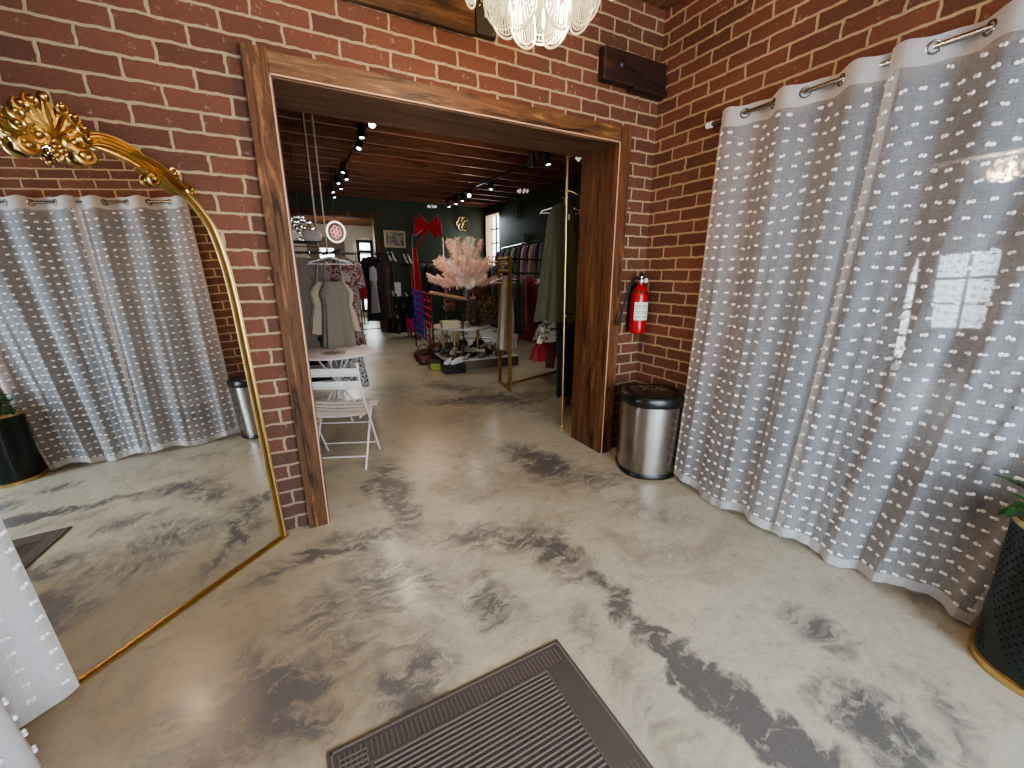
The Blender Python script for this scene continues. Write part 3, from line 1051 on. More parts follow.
# ------------------------------------------------------------------ curtains
def curtain_panel(name, label, top, bot, nfold, amp_t, amp_b, seed, zt=2.475, zb=.015, outn=Vector((-1, 0, 0)), group=None, tuft=True, nu=None, rodz=2.43, tuft_dx=.066, tuft_dz=.068, grom=True, lift=None, dense=None):
    """top and bot: lists of plan points (x, y); folds swing along outn"""
    rr = random.Random(seed)
    root = thing(name, label, 'curtain', (bot[0][0], bot[0][1], 0), 0, group)
    tp = smooth_path(top, 12) if len(top) > 2 else [tuple(top[0][j] + (top[1][j] - top[0][j]) * k / 12 for j in (0, 1)) for k in range(13)]
    bp = smooth_path(bot, 12) if len(bot) > 2 else [tuple(bot[0][j] + (bot[1][j] - bot[0][j]) * k / 12 for j in (0, 1)) for k in range(13)]

    def along(path, s):
        L_ = [0]
        for i in range(1, len(path)):
            L_.append(L_[-1] + math.hypot(path[i][0] - path[i - 1][0], path[i][1] - path[i - 1][1]))
        d = s * L_[-1]
        for i in range(1, len(path)):
            if d <= L_[i] or i == len(path) - 1:
                k = (d - L_[i - 1]) / max(L_[i] - L_[i - 1], 1e-9)
                return Vector((path[i - 1][0] + (path[i][0] - path[i - 1][0]) * k, path[i - 1][1] + (path[i][1] - path[i - 1][1]) * k))
    ph = [rr.uniform(0, 6.28) for _ in range(6)]

    def P_(s, t_):
        a, b_ = along(tp, s), along(bp, s)
        k = t_ ** 1.25
        p = a.lerp(b_, k)
        wv = math.sin(2 * PI * nfold * s + .4)
        wv2 = math.sin(2 * PI * nfold * (s + .03 * math.sin(7 * s + ph[0])) + .4 + .5 * math.sin(2.2 * t_ + ph[1])) \
            + .45 * math.sin(2 * PI * nfold * 1.7 * s + ph[2] + 1.5 * t_) + .2 * math.sin(2 * PI * nfold * 3.6 * s + ph[3] + 2 * t_)
        amp = (amp_t * wv) * (1 - min(1, t_ * 2.0)) + (amp_t * .55 + (amp_b - amp_t * .55) * k) * wv2 * min(1, t_ * 2.0)
        z = zt + (zb - zt) * t_
        if lift:
            z += lift(s) * k
        z += .006 * math.sin(2 * PI * nfold * 2 * s) * (1 - t_)
        return Vector((p.x + outn.x * amp, p.y + outn.y * amp, z))
    width = sum(math.hypot(tp[i][0] - tp[i - 1][0], tp[i][1] - tp[i - 1][1]) for i in range(1, len(tp))) * 1.2
    NU = nu or int(nfold * 22)
    NV = 46
    cache = {}

    def fn(s, t_):
        return P_(s, t_)
    w = MB()
    vs = [fn(i / NU, j / NV) for j in range(NV + 1) for i in range(NU + 1)]
    o = 0
    hemt = .115 / zt
    for v in vs:
        w.v.append(v)
    for j in range(NV):
        for i in range(NU):
            a = j * (NU + 1) + i
            w.f.append((a, a + 1, a + NU + 2, a + NU + 1))
            tt = (j + .5) / NV
            edge = i < 2 or i >= NU - 2
            w.mi.append(1 if (tt < hemt * .95 or tt > 1 - .045 / zt * 1.0 or edge) else 0)
    cl = w.build('cloth', [dense if dense else M['sheer'], M['hem']], root)
    if tuft:
        w = MB()
        ncol = max(3, int(width / tuft_dx))
        nrow = int((zt - zb) / tuft_dz)
        for r_ in range(2, nrow):
            for c_ in range(ncol):
                s = (c_ + .5) / ncol + .0008 * (r_ % 3) + rr.uniform(-.0025, .0025)
                t_ = (r_ + rr.uniform(-.1, .1)) / nrow
                if s < .01 or s > .99 or t_ < .055:
                    continue
                p = P_(s, t_)
                q = P_(min(s + .004, 1), t_)
                nn = (q - p)
                nn.z = 0
                if nn.length < 1e-6:
                    continue
                nn.normalize()
                nor = Vector((nn.y, -nn.x, 0))
                if nor.dot(outn) < 0:
                    nor = -nor
                rm = Matrix((nn, nor, Vector((0, 0, 1)))).transposed()
                rm = rm @ Matrix.Rotation(rr.uniform(-.5, .9), 3, 'Y')
                for dx in (-.0065, .0065):
                    w.ell(p + nor * .004 + nn * dx + Vector((0, 0, rr.uniform(-.003, .003))), (.0085 * rr.uniform(.7, 1.2), .006, .0078 * rr.uniform(.7, 1.25)), 6, 4, rm)
        w.build('tufts', M['tuft'], root)
    if grom:
        n = int(nfold * 2)
        for k in range(n):
            s = (k + .5 - .4 / PI) / (2 * nfold) if True else 0
            s = (k - .4 / PI + 1e-3) / (2 * nfold)
            if s < .01 or s > .99:
                continue
            p = P_(s, (zt - rodz) / (zt - zb))
            q = P_(min(s + .003, 1), (zt - rodz) / (zt - zb))
            tn = (q - p)
            tn.z = 0
            tn.normalize()
            g = MB()
            nor = Vector((tn.y, -tn.x, 0))
            ring = [p + (tn * math.cos(2 * PI * i / 18) + Vector((0, 0, 1)) * math.sin(2 * PI * i / 18)) * .024 for i in range(18)]
            g.tube(ring, .005, 8, closed=True)
            g.build('grommet', M['steel'], root)
    return root


def hem_lift(s):
    return .012 + .02 * math.sin(9 * s + 1)


curtain_panel('sheer_curtain', 'sheer white dotted curtain panel hanging beside the steel bin', [(2.55, 1.93), (2.55, 1.07)],
              [(2.42, 1.90), (2.35, 1.55), (2.345, 1.08)], 2.6, .042, .022, 3, lift=hem_lift)
curtain_panel('sheer_curtain', 'wide sheer white dotted curtain panel hanging in front of the dark planter', [(2.545, 1.09), (2.545, .02)],
              [(2.36, 1.12), (2.40, .80), (2.44, .55), (2.47, .33)], 3.3, .042, .026, 5, lift=hem_lift)
rod = thing('curtain_rod', 'brushed metal curtain rod along the brick wall on the right', 'curtain rod', (2.55, 1, 2.43))
MB().cyl((2.55, 2.02, 2.43), (2.55, -.25, 2.43), .0125, 12).build('rod', M['steel'], rod)
MB().tube([(2.55, 2.01, 2.43), (2.55, 2.045, 2.43)], .019, 14).build('finial', M['paper'], rod)
for yy in (1.97, -.2):
    w = MB()
    w.bbox((2.555, yy - .012, 2.418), (XR, yy + .012, 2.442))
    w.bbox((XR - .008, yy - .022, 2.38), (XR - .0005, yy + .022, 2.48))
    w.build('bracket', M['blackmetal'], rod, False)

# curtain on the left wall; only its lower corner shows
curtain_panel('sheer_curtain', 'sheer white dotted curtain hanging at the left in front of the gold mirror', [(-.955, 1.79), (-1.06, .9)],
              [(-.858, 1.80), (-.96, 1.70), (-1.06, 1.655), (-.99, 1.57), (-.87, 1.49), (-.96, 1.2), (-1.0, .8)], 3.0, .04, .018, 11, dense=sheer('doubled_sheer', 0.74), outn=Vector((1, 0, 0)), lift=lambda s: .012)
rod2 = thing('curtain_rod', 'brushed metal curtain rod along the left wall', 'curtain rod', (-1.0, 1.3, 2.43))
MB().cyl((-.955, 1.83, 2.43), (-1.08, .75, 2.43), .0125, 12).build('rod', M['steel'], rod2)
w = MB()
w.bbox((XL, 1.70, 2.42), (-.97, 1.72, 2.44))
w.build('bracket', M['blackmetal'], rod2, False)

# fitting alcove mirror behind the sheer curtain
t = thing('wall_mirror', 'tall frameless mirror at the back of the curtained alcove', 'mirror', (3.69, .95, .3))
w = MB()
w.bbox((3.675, .35, .25), (3.694, 1.6, 2.15))
w.build('glass', glass_mat('dim_mirror', (0.8, 0.78, 0.75), .82), t, False)
w = MB()
for (a, c) in (((.33, .23), (.35, 2.17)), ((1.6, .23), (1.62, 2.17)), ((.35, .23), (1.6, .25)), ((.35, 2.15), (1.6, 2.17))):
    w.bbox((3.67, a[0], a[1]), (3.699, c[0], c[1]))
w.build('frame', M['chrome'], t, False)

# ------------------------------------------------------------------ steel bin
BX, BY = 2.392, 2.165
bn = thing('trash_can', 'brushed steel trash can with black swing lid standing in the brick corner', 'trash can', (BX, BY, 0))
BA = R(-30)


def bin_ring(sx, sy, z, n=40, dx=0):
    """rounded front, flatter back"""
    ring = []
    for k in range(n):
        a = 2 * PI * k / n
        ca, sa = math.cos(a), math.sin(a)
        x = sx * math.copysign(abs(ca) ** .75, ca)
        y = sy * (math.copysign(abs(sa) ** (.85 if sa < 0 else .5), sa))
        if sa > 0:
            y *= .72
        m_ = Matrix.Rotation(BA, 3, 'Z') @ Vector((x, y, 0))
        ring.append(Vector((BX + m_.x, BY + m_.y, z)))
    return ring


w = MB()
w.loft([bin_ring(.216, .245, .035), bin_ring(.218, .248, .3), bin_ring(.219, .25, .56)])
w.build('body', M['steel'], bn)
w = MB()
w.loft([bin_ring(.217, .246, 0), bin_ring(.224, .253, .006), bin_ring(.224, .253, .032), bin_ring(.218, .248, .04)])
w.build('base_ring', M['black'], bn)
w = MB()
w.loft([bin_ring(.221, .252, .56), bin_ring(.226, .257, .57), bin_ring(.226, .257, .618), bin_ring(.214, .246, .636), bin_ring(.19, .222, .642), bin_ring(.17, .20, .632), bin_ring(.165, .195, .628)])
w.build('lid_rim', M['black'], bn)
w = MB()
lid = []
for (s, z) in ((.163, .628), (.158, .640), (.12, .650), (.05, .655)):
    lid.append(bin_ring(s, s * 1.19, z))
w.loft(lid)
w.build('swing_lid', simple('glossy_black_lid', (.03, .022, .018), .12), bn)
w = MB()
cc = Matrix.Rotation(BA, 3, 'Z')
for a in range(6):
    t_ = R(a * 60 + 15)
    pts = []
    for k in range(8):
        r = .03 + .12 * k / 7
        q = cc @ Vector((r * math.cos(t_ + .5 * k / 7), r * math.sin(t_ + .5 * k / 7) * .85 - .01, 0))
        pts.append((BX + q.x, BY + q.y, .6555 - .004 * (k / 7) - (.011 * max(0, k / 7 - .55) / .45)))
    w.tube(pts, .0016, 5)
w.build('lid_line', simple('faint_lid_line', (.25, .19, .14), .4), bn)

# ------------------------------------------------------------------ fire extinguisher
ex = thing('fire_extinguisher', 'red fire extinguisher hung on the brick corner above the trash can', 'fire extinguisher', (2.50, 2.46, 1.03))
EX, EY, EZ0 = 2.487, 2.455, 1.03
w = MB()
w.lathe([(.045, 0), (.060, .006), (.066, .022), (.067, .05), (.067, .30), (.062, .335), (.048, .362), (.030, .378), (.022, .386), (.022, .40)], (EX, EY, EZ0), 32)
w.build('cylinder', M['red'], ex)
w = MB()
for i in range(13):
    pass
for z0, z1, m_ in ((.115, .255, 0),):
    w.grid(lambda u, v: Vector((EX + .0682 * math.cos(R(-165 + 115 * u)), EY + .0682 * math.sin(R(-165 + 115 * u)), EZ0 + z0 + (z1 - z0) * v)), 14, 1)
w.build('label', M['paper'], ex)
lb = ex.children[-1]
w = MB()
for r_ in range(9):
    z = EZ0 + .13 + r_ * .0125
    for (u0, u1) in ((.08, .42 if r_ % 3 else .34), (.5, .92 if r_ % 2 else .8)):
        if r_ in (2, 5):
            continue
        w.grid(lambda u, v: Vector((EX + .0688 * math.cos(R(-165 + 115 * (u0 + (u1 - u0) * u))), EY + .0688 * math.sin(R(-165 + 115 * (u0 + (u1 - u0) * u))), z + .0045 * v)), 6, 1)
w.build('print', simple('grey_ink', (.22, .2, .2), .7), lb)
w = MB()
w.lathe([(.024, .40), (.026, .405), (.026, .425), (.018, .435), (.018, .45)], (EX, EY, EZ0), 16)
w.build('valve', M['chrome'], ex)
w = MB()
d_ = Vector((-.62, -.78, 0))
w.tube([(EX + .03, EY + .03, EZ0 + .447), (EX, EY, EZ0 + .455), (EX + d_.x * .08, EY + d_.y * .08, EZ0 + .482), (EX + d_.x * .12, EY + d_.y * .12, EZ0 + .478)], [.012, .014, .012, .009], 8, flat=.6)
w.tube([(EX + .02, EY + .02, EZ0 + .43), (EX + d_.x * .05, EY + d_.y * .05, EZ0 + .432), (EX + d_.x * .11, EY + d_.y * .11, EZ0 + .44)], [.009, .011, .008], 8, flat=.6)
w.build('handle', M['black'], ex)
w = MB()
w.lathe([(.018, 0), (.018, .012)], (0, 0, 0), 16)
mt = Matrix.Translation((EX + .02, EY - .025, EZ0 + .42)) @ Matrix.Rotation(R(90), 4, 'X')
w.v = [mt @ p for p in w.v]
w.build('gauge', M['paper'], ex)
w = MB()
hp = [(EX - .01, EY, EZ0 + .425), (EX - .06, EY - .01, EZ0 + .44), (EX - .11, EY - .01, EZ0 + .405), (EX - .14, EY - .01, EZ0 + .33), (EX - .165, EY - .01, EZ0 + .25), (EX - .19, EY - .01, EZ0 + .17)]
w.tube(smooth_path(hp, 5), .0105, 8)
w.tube([hp[-1], (EX - .215, EY - .01, EZ0 + .08)], [.012, .017], 10)
w.build('hose', M['rubber'], ex)
w = MB()
w.tube([(EX + .066 * math.cos(R(a)), EY + .066 * math.sin(R(a)), EZ0 + .33 - .018 * math.sin(R(a + 120))) for a in range(180, 380, 14)], .005, 6)
w.build('strap', M['black'], ex)
w = MB()
w.bbox((EX - .03, EY + .068, EZ0 + .05), (EX + .03, D0 - .001, EZ0 + .4))
w.build('wall_bracket', M['blackmetal'], ex, False)

# ------------------------------------------------------------------ planter at the right edge
PX, PY, PR = 2.39, .115, .195
pl = thing('planter', 'dark green perforated cylinder planter with brass rims beside the curtain', 'planter', (PX, PY, 0))
w = MB()
w.lathe([(PR - .010, .03), (PR - .006, .2), (PR - .002, .4), (PR + .004, .625), (PR - .014, .625), (PR - .02, .56), (PR - .025, .50)], (PX, PY, 0), 48)
w.build('pot', M['pot'], pl)
w = MB()
for r_ in range(24):
    for k in range(44):
        a = 2 * PI * (k + .5 * (r_ % 2)) / 44
        if math.sin(a * 3 + r_ * .25) > .75:
            continue
        z_ = .07 + r_ * .022
        rr_ = PR - .0092 + .0135 * (z_ - .03) / .595
        z = z_
        c_ = Vector((PX + rr_ * math.cos(a), PY + rr_ * math.sin(a), z))
        tn = Vector((-math.sin(a), math.cos(a), 0))
        zz = Vector((0, 0, 1))
        w.add([c_ + (tn * math.cos(q) * .0055 + zz * math.sin(q) * .0055) + Vector((math.cos(a), math.sin(a), 0)) * .0008 for q in [i * PI / 3 for i in range(6)]], [(0, 1, 2, 3, 4, 5)])
w.build('perforation', simple('dark_hole', (.002, .003, .003), .8), pl)
w = MB()
w.lathe([(PR - .01, 0), (PR + .002, .003), (PR + .002, .028), (PR - .01, .034)], (PX, PY, 0), 48)
w.build('base_rim', M['brass'], pl)
w = MB()
w.lathe([(PR + .001, .604), (PR + .008, .607), (PR + .010, .63), (PR + .003, .634), (PR - .014, .63)], (PX, PY, 0), 48)
w.build('top_rim', M['brass'], pl)
w = MB()
w.lathe([(.001, .535), (.1, .542), (PR - .024, .53)], (PX, PY, 0), 24, caps=False)
w.build('soil', M['soil'], pl)
pp = thing('potted_plant', 'bushy dark green plant growing out of the dark planter', 'plant', (PX, PY, .535))
wl = MB()
ws = MB()
rr = random.Random(4)
for i in range(46):
    a = rr.uniform(0, 2 * PI)
    sp_ = rr.uniform(.03, .22)
    hh = rr.uniform(.10, .26)
    base = Vector((PX + .05 * math.cos(a), PY + .05 * math.sin(a), .535))
    tip = Vector((PX + sp_ * math.cos(a), PY + sp_ * math.sin(a), .535 + hh))
    ws.tube([base, (base + tip) / 2 + Vector((0, 0, .03)), tip], [.004, .003, .002], 5)
    for q in range(3):
        b = rr.uniform(0, 2 * PI)
        dr = Vector((math.cos(b), math.sin(b), rr.uniform(-.3, .6))).normalized()
        sd = dr.cross(Vector((0, 0, 1))).normalized()
        nn = sd.cross(dr)
        ln, wd = rr.uniform(.06, .1), rr.uniform(.018, .028)
        wl.add([tip, tip + dr * ln * .35 + sd * wd + nn * .006, tip + dr * ln * .35 - sd * wd + nn * .006, tip + dr * ln * .75 + sd * wd * .7, tip + dr * ln * .75 - sd * wd * .7, tip + dr * ln - nn * .01,
                tip + dr * ln * .35, tip + dr * ln * .75 - nn * .004],
               [(0, 6, 1), (0, 2, 6), (1, 6, 7, 3), (6, 2, 4, 7), (3, 7, 5), (7, 4, 5)])
wl.build('foliage', M['leaf'], pp, False)
ws.build('stem', M['leaf'], pp)

# ------------------------------------------------------------------ door mat
A_, B_ = gr(339, 738), gr(557, 640)
mx1, my1 = B_.x, B_.y
mx0, my0 = B_.x - .90, B_.y - .60
MR = math.atan2(B_.y - A_.y, B_.x - A_.x)
dm = thing('door_mat', 'dark grey brown ribbed rectangular mat on the marbled floor', 'mat', ((mx0 + mx1) / 2, (my0 + my1) / 2, 0))
w = MB()
w.rbox(((mx0 + mx1) / 2, (my0 + my1) / 2, .004), (.90, .60, .008), .006, topr=.003)
w.build('backing', M['mat'], dm)
w = MB()
# raised outer welt
for (a, b_) in (((mx0 + .012, my1 - .018), (mx1 - .012, my1 - .012)), ((mx0 + .012, my0 + .012), (mx1 - .012, my0 + .018)), ((mx0 + .012, my0 + .012), (mx0 + .018, my1 - .012)), ((mx1 - .018, my0 + .012), (mx1 - .012, my1 - .012))):
    w.bbox((a[0], a[1], .007), (b_[0], b_[1], .0105))


def rib(x0, y0, x1, y1, wd=.0065, h=.0125):
    dx, dy = x1 - x0, y1 - y0
    L_ = math.hypot(dx, dy)
    nx, ny = -dy / L_ * wd / 2, dx / L_ * wd / 2
    w.add([(x0 - nx, y0 - ny, .007), (x0 + nx, y0 + ny, .007), (x1 + nx, y1 + ny, .007), (x1 - nx, y1 - ny, .007),
           (x0 - nx * .5, y0 - ny * .5, h), (x0 + nx * .5, y0 + ny * .5, h), (x1 + nx * .5, y1 + ny * .5, h), (x1 - nx * .5, y1 - ny * .5, h)],
          [(4, 5, 6, 7), (0, 1, 5, 4), (1, 2, 6, 5), (2, 3, 7, 6), (3, 0, 4, 7)])


bx0, bx1, by0, by1 = mx0 + .13, mx1 - .125, my0 + .13, my1 - .105
n = int((by1 - by0) / .0165)
for k in range(n + 1):
    y = by0 + (by1 - by0) * k / n
    rib(bx0, y, bx1, y)
# border ribs at right angles to the field, mitred at the corners
k = mx0 + .035
while k < mx1 - .03:
    top_in = by1 + .012 + max(0, (bx0 - k)) * .0
    lo = by1 + .014
    if k < bx0:
        lo = by1 + .014 + (bx0 - k) * .0
    rib(k, lo, k, my1 - .03, .005, .0098 if k > mx0 + .5 else .0115)
    rib(k, my0 + .03, k, by0 - .014, .005, .0105)
    k += .0165
k = my0 + .04
while k < my1 - .035:
    rib(mx0 + .035, k, bx0 - .014, k, .005, .011)
    k += .0165
rib(bx0 - .006, by0 - .006, bx0 - .006, by1 + .006, .004, .011)
rib(bx1 + .006, by0 - .006, bx1 + .006, by1 + .006, .004, .011)
rib(bx0 - .006, by1 + .006, bx1 + .006, by1 + .006, .004, .011)
rib(bx0 - .006, by0 - .006, bx1 + .006, by0 - .006, .004, .011)
w.build('ribbing', simple('grey_matting_rib', (.185, .16, .14), .95, bump=.6, bscale=500, var=.4, nscale=420), dm, False)

# ------------------------------------------------------------------ chandelier
CHX, CHY = .985, 1.60
ch = thing('chandelier', 'glowing tiered chandelier of ribbed oval glass petals', 'chandelier', (CHX, CHY, 2.36))
w = MB()
w.lathe([(.065, 3.27), (.065, 3.299)], (CHX, CHY, 0), 24)
w.cyl((CHX, CHY, 2.62), (CHX, CHY, 3.28), .008)
w.build('stem', M['brass'], ch)
w = MB()
for r_, z in ((.10, 2.60), (.19, 2.66), (.27, 2.74), (.30, 2.86)):
    w.tube([(CHX + r_ * math.cos(2 * PI * k / 36), CHY + r_ * math.sin(2 * PI * k / 36), z) for k in range(36)], .006, 6, closed=True)
for a in range(0, 360, 60):
    ca, sa = math.cos(R(a)), math.sin(R(a))
    w.tube([(CHX, CHY, 2.88), (CHX + .30 * ca, CHY + .30 * sa, 2.86), (CHX + .27 * ca, CHY + .27 * sa, 2.74), (CHX + .19 * ca, CHY + .19 * sa, 2.66), (CHX + .1 * ca, CHY + .1 * sa, 2.6), (CHX, CHY, 2.60)], .004, 6)
w.build('ring_frame', M['brass'], ch)


def petal_mesh():
    """oval shell, hung from its top at the origin, facing +x, ribs fan from the top"""
    w = MB()
    Hh, Wd = .215, .078
    out = []
    nseg = 30
    for k in range(nseg):
        a = 2 * PI * k / nseg
        zz = -Hh / 2 + Hh / 2 * math.cos(a)
        t_ = -zz / Hh
        ww = Wd * abs(math.sin(a)) ** .9 * (.72 + .42 * t_)
        y = ww * (1 if math.sin(a) >= 0 else -1)
        out.append(Vector((.028 * math.sin(PI * t_) - .5 * y * y / .14, y, zz)))
    w.cur = 0
    w.tube(out, .0042, 6, closed=True)
    inner = [Vector((p.x, p.y * .82, -Hh / 2 + (p.z + Hh / 2) * .88)) for p in out]
    w.tube(inner, .0022, 5, closed=True)
    top = Vector((.006, 0, -.045))
    for k in range(4, nseg - 3):
        w.tube([top, (top + out[k]) / 2 + Vector((.012, 0, 0)), inner[k]], [.0012, .0019, .0022], 5)
    w.cur = 1
    c_ = Vector((.03, 0, -Hh * .55))
    vs = [c_] + out
    w.add(vs, [(0, 1 + k, 1 + (k + 1) % nseg) for k in range(nseg)])
    return w


proto = None
tiers = ((.085, 2.595, 4, -76, 2), (.19, 2.665, 7, -100, 4), (.27, 2.74, 9, -104, 5))
for r_, z, n, a0, tilt in tiers:
    for k in range(n):
        a = R(a0) + 2 * PI * k / n
        if proto is None:
            o = petal_mesh().build('petal', [M['petal_rib'], M['petal_film']], None)
            proto = o
        else:
            o = proto.copy()
            col.objects.link(o)
        o.parent = ch
        o.location = Vector((CHX + r_ * math.cos(a), CHY + r_ * math.sin(a), z)) - ch.location
        o.rotation_euler = (0, R(-tilt), a)
w0 = MB()
w0.lathe([(.003, 0), (.009, -.01), (.0095, -.13), (.006, -.145), (.001, -.148)], (0, 0, 0), 8)
rodp = w0.build('crystal_rod', M['petal_rib'], None)
first = True
for r_, z, n, a0 in ((.10, 2.60, 6, 50), (.19, 2.66, 8, 20), (.27, 2.74, 10, 10)):
    for k in range(n):
        a = R(a0) + 2 * PI * k / n
        o = rodp if first else rodp.copy()
        if not first:
            col.objects.link(o)
        first = False
        o.parent = ch
        o.location = Vector((CHX + r_ * math.cos(a), CHY + r_ * math.sin(a), z)) - ch.location
bm0 = emis('warm_bulb', (1.0, .82, .5), 10)
for k in range(4):
    a = R(45 + 90 * k)
    MB().ell((CHX + .06 * math.cos(a), CHY + .06 * math.sin(a), 2.72), (.022, .022, .03), 10, 6).build('bulb', bm0, ch)


# ------------------------------------------------------------------ folding chair (origin: middle of the rear feet, facing +y)
def make_chair(name, label, group):
    t = thing(name, label, 'folding chair', (0, 0, 0), 0, group)
    W = .44
    m = M['white']
    bar = .0095

    def flatbar(p, q, r=bar):
        w.tube([p, q], r, 6, flat=.75)
    for s in (-1, 1):
        w = MB()
        x = s * W / 2
        # long post: front foot -> back rest top
        flatbar((x, .41, 0.0), (x, .07, .56))
        w.tube([(x, .07, .56), (x, .0, .70), (x, -.03, .86)], [bar, bar, bar * .95], 6, flat=.75)
        w.ell((x, -.03, .862), (.012, .01, .014), 8, 5)
        w.build('back_post', m, t)
        w = MB()
        x2 = s * (W / 2 - .022)
        flatbar((x2, 0.0, 0.0), (x2, .36, .445))
        w.build('rear_leg', m, t)
    w = MB()
    flatbar((-W / 2, .355, .09), (W / 2, .355, .09), .0075)
    w.build('front_rung', m, t)
    w = MB()
    flatbar((-W / 2 + .02, .07, .088), (W / 2 - .02, .07, .088), .0085)
    w.build('rear_rung', m, t)
    w = MB()
    flatbar((-W / 2, .145, .435), (W / 2, .145, .435), .007)
    flatbar((-W / 2 + .02, .26, .31), (W / 2 - .02, .26, .31), .0065)
    w.build('cross_rung', m, t)
    w = MB()
    for k in range(6):
        yy = .03 + .068 * k
        zz = .452 - .018 * math.sin(PI * k / 5) + (.0 if k < 5 else -.004)
        wd = W / 2 + (.012 if k < 4 else .035)
        pts = [(-wd, yy, zz + .010), (-wd * .5, yy, zz - .002), (0, yy, zz - .006), (wd * .5, yy, zz - .002), (wd, yy, zz + .010)]
        w.tube(pts, .027, 8, flat=.24)
    w.build('seat', m, t)
    for s in (-1, 1):
        MB().tube([(s * (W / 2 - .03), .02, .435), (s * (W / 2 - .03), .2, .425), (s * (W / 2 - .03), .38, .435)], .008, 6).build('seat_rail', m, t)
    for z, yy in ((.80, -.012), (.70, .004)):
        w = MB()
        w.tube([(-W / 2 - .004, yy, z), (-W / 4, yy - .012, z), (0, yy - .016, z), (W / 4, yy - .012, z), (W / 2 + .004, yy, z)], .031, 8, flat=1.0, upv=(0, 0, 1))
        w.v = [Vector((p.x, yy + (p.y - yy) * .24 - .01, p.z)) for p in w.v]
        w.build('back_slat', m, t)
    return t


fa = math.atan2(.92, .39) - PI / 2
c1 = make_chair('folding_chair', 'white slatted folding chair nearest the wooden door casing, tucked toward the round table', 'white folding chairs around the small table')
rf = gr(366, 470)
dv = Vector((math.cos(fa + PI / 2), math.sin(fa + PI / 2), 0))
wv_ = Vector((math.cos(fa), math.sin(fa), 0))
c1.location = rf - wv_ * .2
c1.rotation_euler = (0, 0, fa)
c2 = dup(c1, (.20, 5.30, 0), PI + .12, 'white slatted folding chair on the far side of the round table')

# ------------------------------------------------------------------ round bistro table
tb = thing('round_table', 'small round white metal bistro table behind the near folding chair', 'table', (.37, 4.60, 0))
w = MB()
w.lathe([(.001, .700), (.39, .700), (.405, .703), (.41, .709), (.405, .716), (.001, .716)], (.37, 4.60, 0), 48)
w.build('tabletop', simple('lilac_white_enamel', (.90, .86, .90), .5), tb)
for k in range(4):
    a = R(20 + 90 * k)
    w = MB()
    p, q = (.37 + .26 * math.cos(a), 4.6 + .26 * math.sin(a), 0), (.37 - .20 * math.cos(a) * (1 if k % 2 else 1), 4.6 - .20 * math.sin(a), .70)
    w.tube([p, q], .009, 6)
    w.build('leg', M['white'], tb)
w = MB()
w.tube([(.37 + .19 * math.cos(R(20 + a)), 4.6 + .19 * math.sin(R(20 + a)), .11) for a in range(0, 360, 15)], .006, 6, closed=True)
w.build('brace', M['white'], tb)
w = MB()
for r_ in (.10, .065, .03):
    for k in range(12):
        a = 2 * PI * k / 12
        w.tube([(.36 + (r_ + .02 * math.cos(q)) * math.cos(a + .22 * math.sin(q)), 4.52 + (r_ + .02 * math.cos(q)) * math.sin(a + .22 * math.sin(q)), .7185) for q in [i * PI / 4 for i in range(8)]], .0018, 4, closed=True)
tag(w.build('lace_doily', simple('dark_lace', (.30, .26, .2), .8), None), 'small open lace doily lying on the round white table', 'doily')

# ------------------------------------------------------------------ garments
COLM = {}


def cloth(name, c, **kw):
    if name not in COLM:
        COLM[name] = simple('cloth_' + name, c, .85, bump=.15, bscale=200, sheen=.2, var=.15, nscale=20)
    return COLM[name]


def shell(w, rows, nf=5, amp=.012, seed=0, n=36):
    """rows: (z, cx, half width, half depth); soft folds grow downwards"""
    rr = random.Random(seed)
    ph = [rr.uniform(0, 6.28) for _ in range(4)]
    rings = []
    z0, z1 = rows[0][0], rows[-1][0]
    for (z, cx, hw, hd) in rows:
        k = (z0 - z) / max(z0 - z1, 1e-6)
        ring = []
        for i in range(n):
            a = 2 * PI * i / n
            ca, sa = math.cos(a), math.sin(a)
            x = hw * math.copysign(abs(ca) ** .8, ca)
            y = hd * math.copysign(abs(sa) ** .8, sa)
            fo = amp * k * (math.sin(nf * a + ph[0]) + .5 * math.sin((nf * 2 + 1) * a + ph[1] + k))
            ring.append(Vector((cx + x * (1 + fo * .6 / max(hw, .05)), y + math.copysign(1, sa) * fo, z + .012 * k * math.sin(3 * a + ph[2]))))
        rings.append(ring)
    w.loft(rings)


def densify(rows, m=3):
    out = []
    for i in range(len(rows) - 1):
        for k in range(m):
            t_ = k / m
            out.append(tuple(rows[i][j] + (rows[i + 1][j] - rows[i][j]) * t_ for j in range(4)))
    out.append(rows[-1])
    return out


